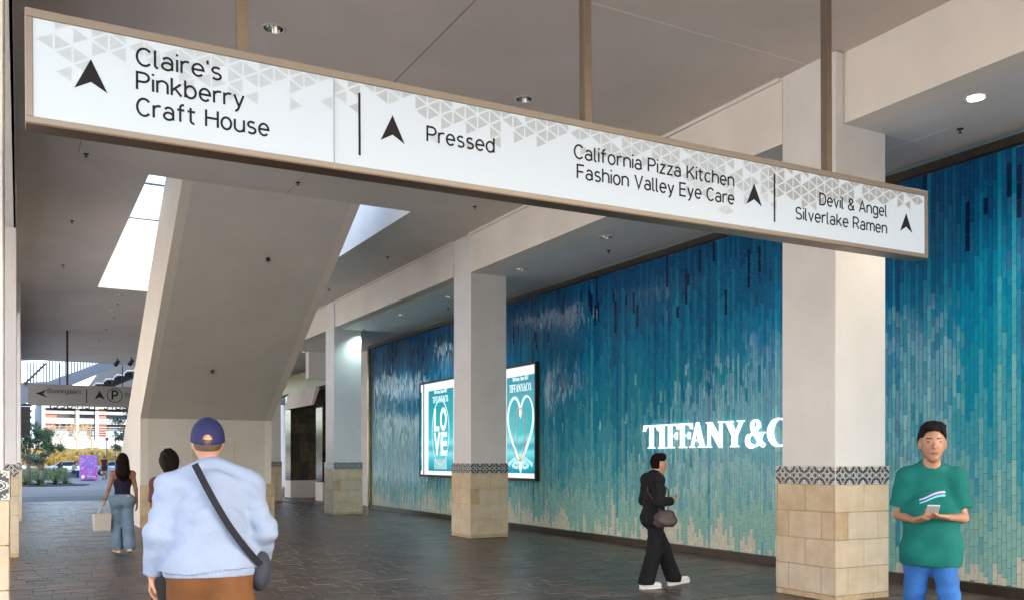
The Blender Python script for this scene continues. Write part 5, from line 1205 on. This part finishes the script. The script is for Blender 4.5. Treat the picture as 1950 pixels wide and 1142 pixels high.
person('person', (5.57, 4.14, 0), R(134), 'dark haired man in teal green T-shirt and blue jeans beside the nearest right column', J5, SKIN_M, h=.0062, w=.78, garments=[('t_shirt', cloth('teal_green_jersey', (.004,.13,.115), rough=.85), tee(J5, .006, .84, .010, .62, 1.3)),
    ('jeans', mat('bright_blue_denim', lin(38,98,168), .85, var=.3, vscale=5, bump=.3, bscale=120), jeans5)], hair=(HAIRB, short_hair), extra=w5, curl=.75, palms={'L': V(.1,-.2,.9), 'R': V(-.1,-.2,.9)}, scale=1.025)
ph = empty('mobile_phone', (0,0,0), 'pale phone held in both hands by the man in green', 'phone')
b = MB(); b.box(-.038,.038,-.005,.005,-.075,.075); b.build('case', mat('pale_phone_case', (.55,.55,.57), .3), ph, bevel=.002); b = MB(); b.box(-.034,.034,.0052,.0065,-.07,.07); b.build('screen', bpy.data.materials['phone_screen'], ph)
mw = Matrix.Translation((5.57,4.14,0)) @ Matrix.Rotation(R(134), 4, 'Z') @ Matrix.Translation((.03*1.025,.30*1.025,1.225*1.025)) @ Matrix.Rotation(R(125), 4, 'X'); ph.matrix_world = mw; ph.location = mw.to_translation(); ph.rotation_euler = mw.to_euler()

# 6. far people on the plaza
SIT = dict(pelvis=(0,0,.58), waist=(0,.02,.72), chest=(0,.10,.92), neck=(0,.18,1.12), head=(0,.24,1.27), shL=(-.185,.14,1.06), shR=(.185,.14,1.06), elL=(-.21,.28,.82), elR=(.21,.28,.82), wrL=(-.06,.42,.80), wrR=(.06,.42,.80), hipL=(-.09,0,.57), hipR=(.09,0,.57), knL=(-.12,.44,.56), knR=(.12,.44,.56), anL=(-.12,.46,.10), anR=(.12,.50,.10), toeL=(-.13,.62,.04), toeR=(.13,.66,.04))
for x, y, rz, lb, top, tr, sk in ((3.05,88.5,R(-125),'seated person in dark shirt and blue jeans on the left of the seat wall',(.03,.03,.03),(.03,.10,.28),SKIN_M), (4.15,88.5,R(-120),'seated older person in grey green shirt and dark jeans, right on the seat wall',(.30,.38,.36),(.03,.05,.10),SKIN_L)):
    Js = pose(**SIT)
    def gsh(s, torso, arm, leg): torso(s, .02); arm(s, 'L', .018, 1); arm(s, 'R', .018, 1)
    def gtr(s, torso, arm, leg): s.cap(Js['hipL'], Js['hipR'], .125, k=.04); leg(s, 'L', .02); leg(s, 'R', .02); s.cut(lambda X, Y, Z: .09-Z+0*X+0*Y)
    person('person', (x, y, .0), rz, lb, Js, sk, h=.018, group='people sitting on the seat wall', face=False, garments=[('shirt', cloth('shirt_far', top), gsh), ('trousers', cloth('trousers_far', tr), gtr)], hair=(HAIRB, bob), extra=lambda r, J: pair_of_shoes(r, J, M['dark'], M['dark']))
J7 = pose(knL=(-.1,.12,.5), anL=(-.1,.1,.085), toeL=(-.1,.25,.03))
def dress(s, torso, arm, leg): torso(s, .018); s.cap(J7['pelvis'], J7['pelvis']-V(0,0,.22), .14, .19, .05, (1,1.1,1)); s.cut(lambda X, Y, Z: .66-Z+0*X+0*Y)
person('person', (6.05, 80, 0), R(170), 'distant standing person in short dark dress, right of the blossom kiosk', J7, SKIN_M, h=.018, face=False, garments=[('dress', cloth('dark_red_dress', (.05,.015,.02)), dress)], hair=(HAIR, bob), extra=lambda r, J: pair_of_shoes(r, J, M['dark'], M['dark']), scale=1.05)
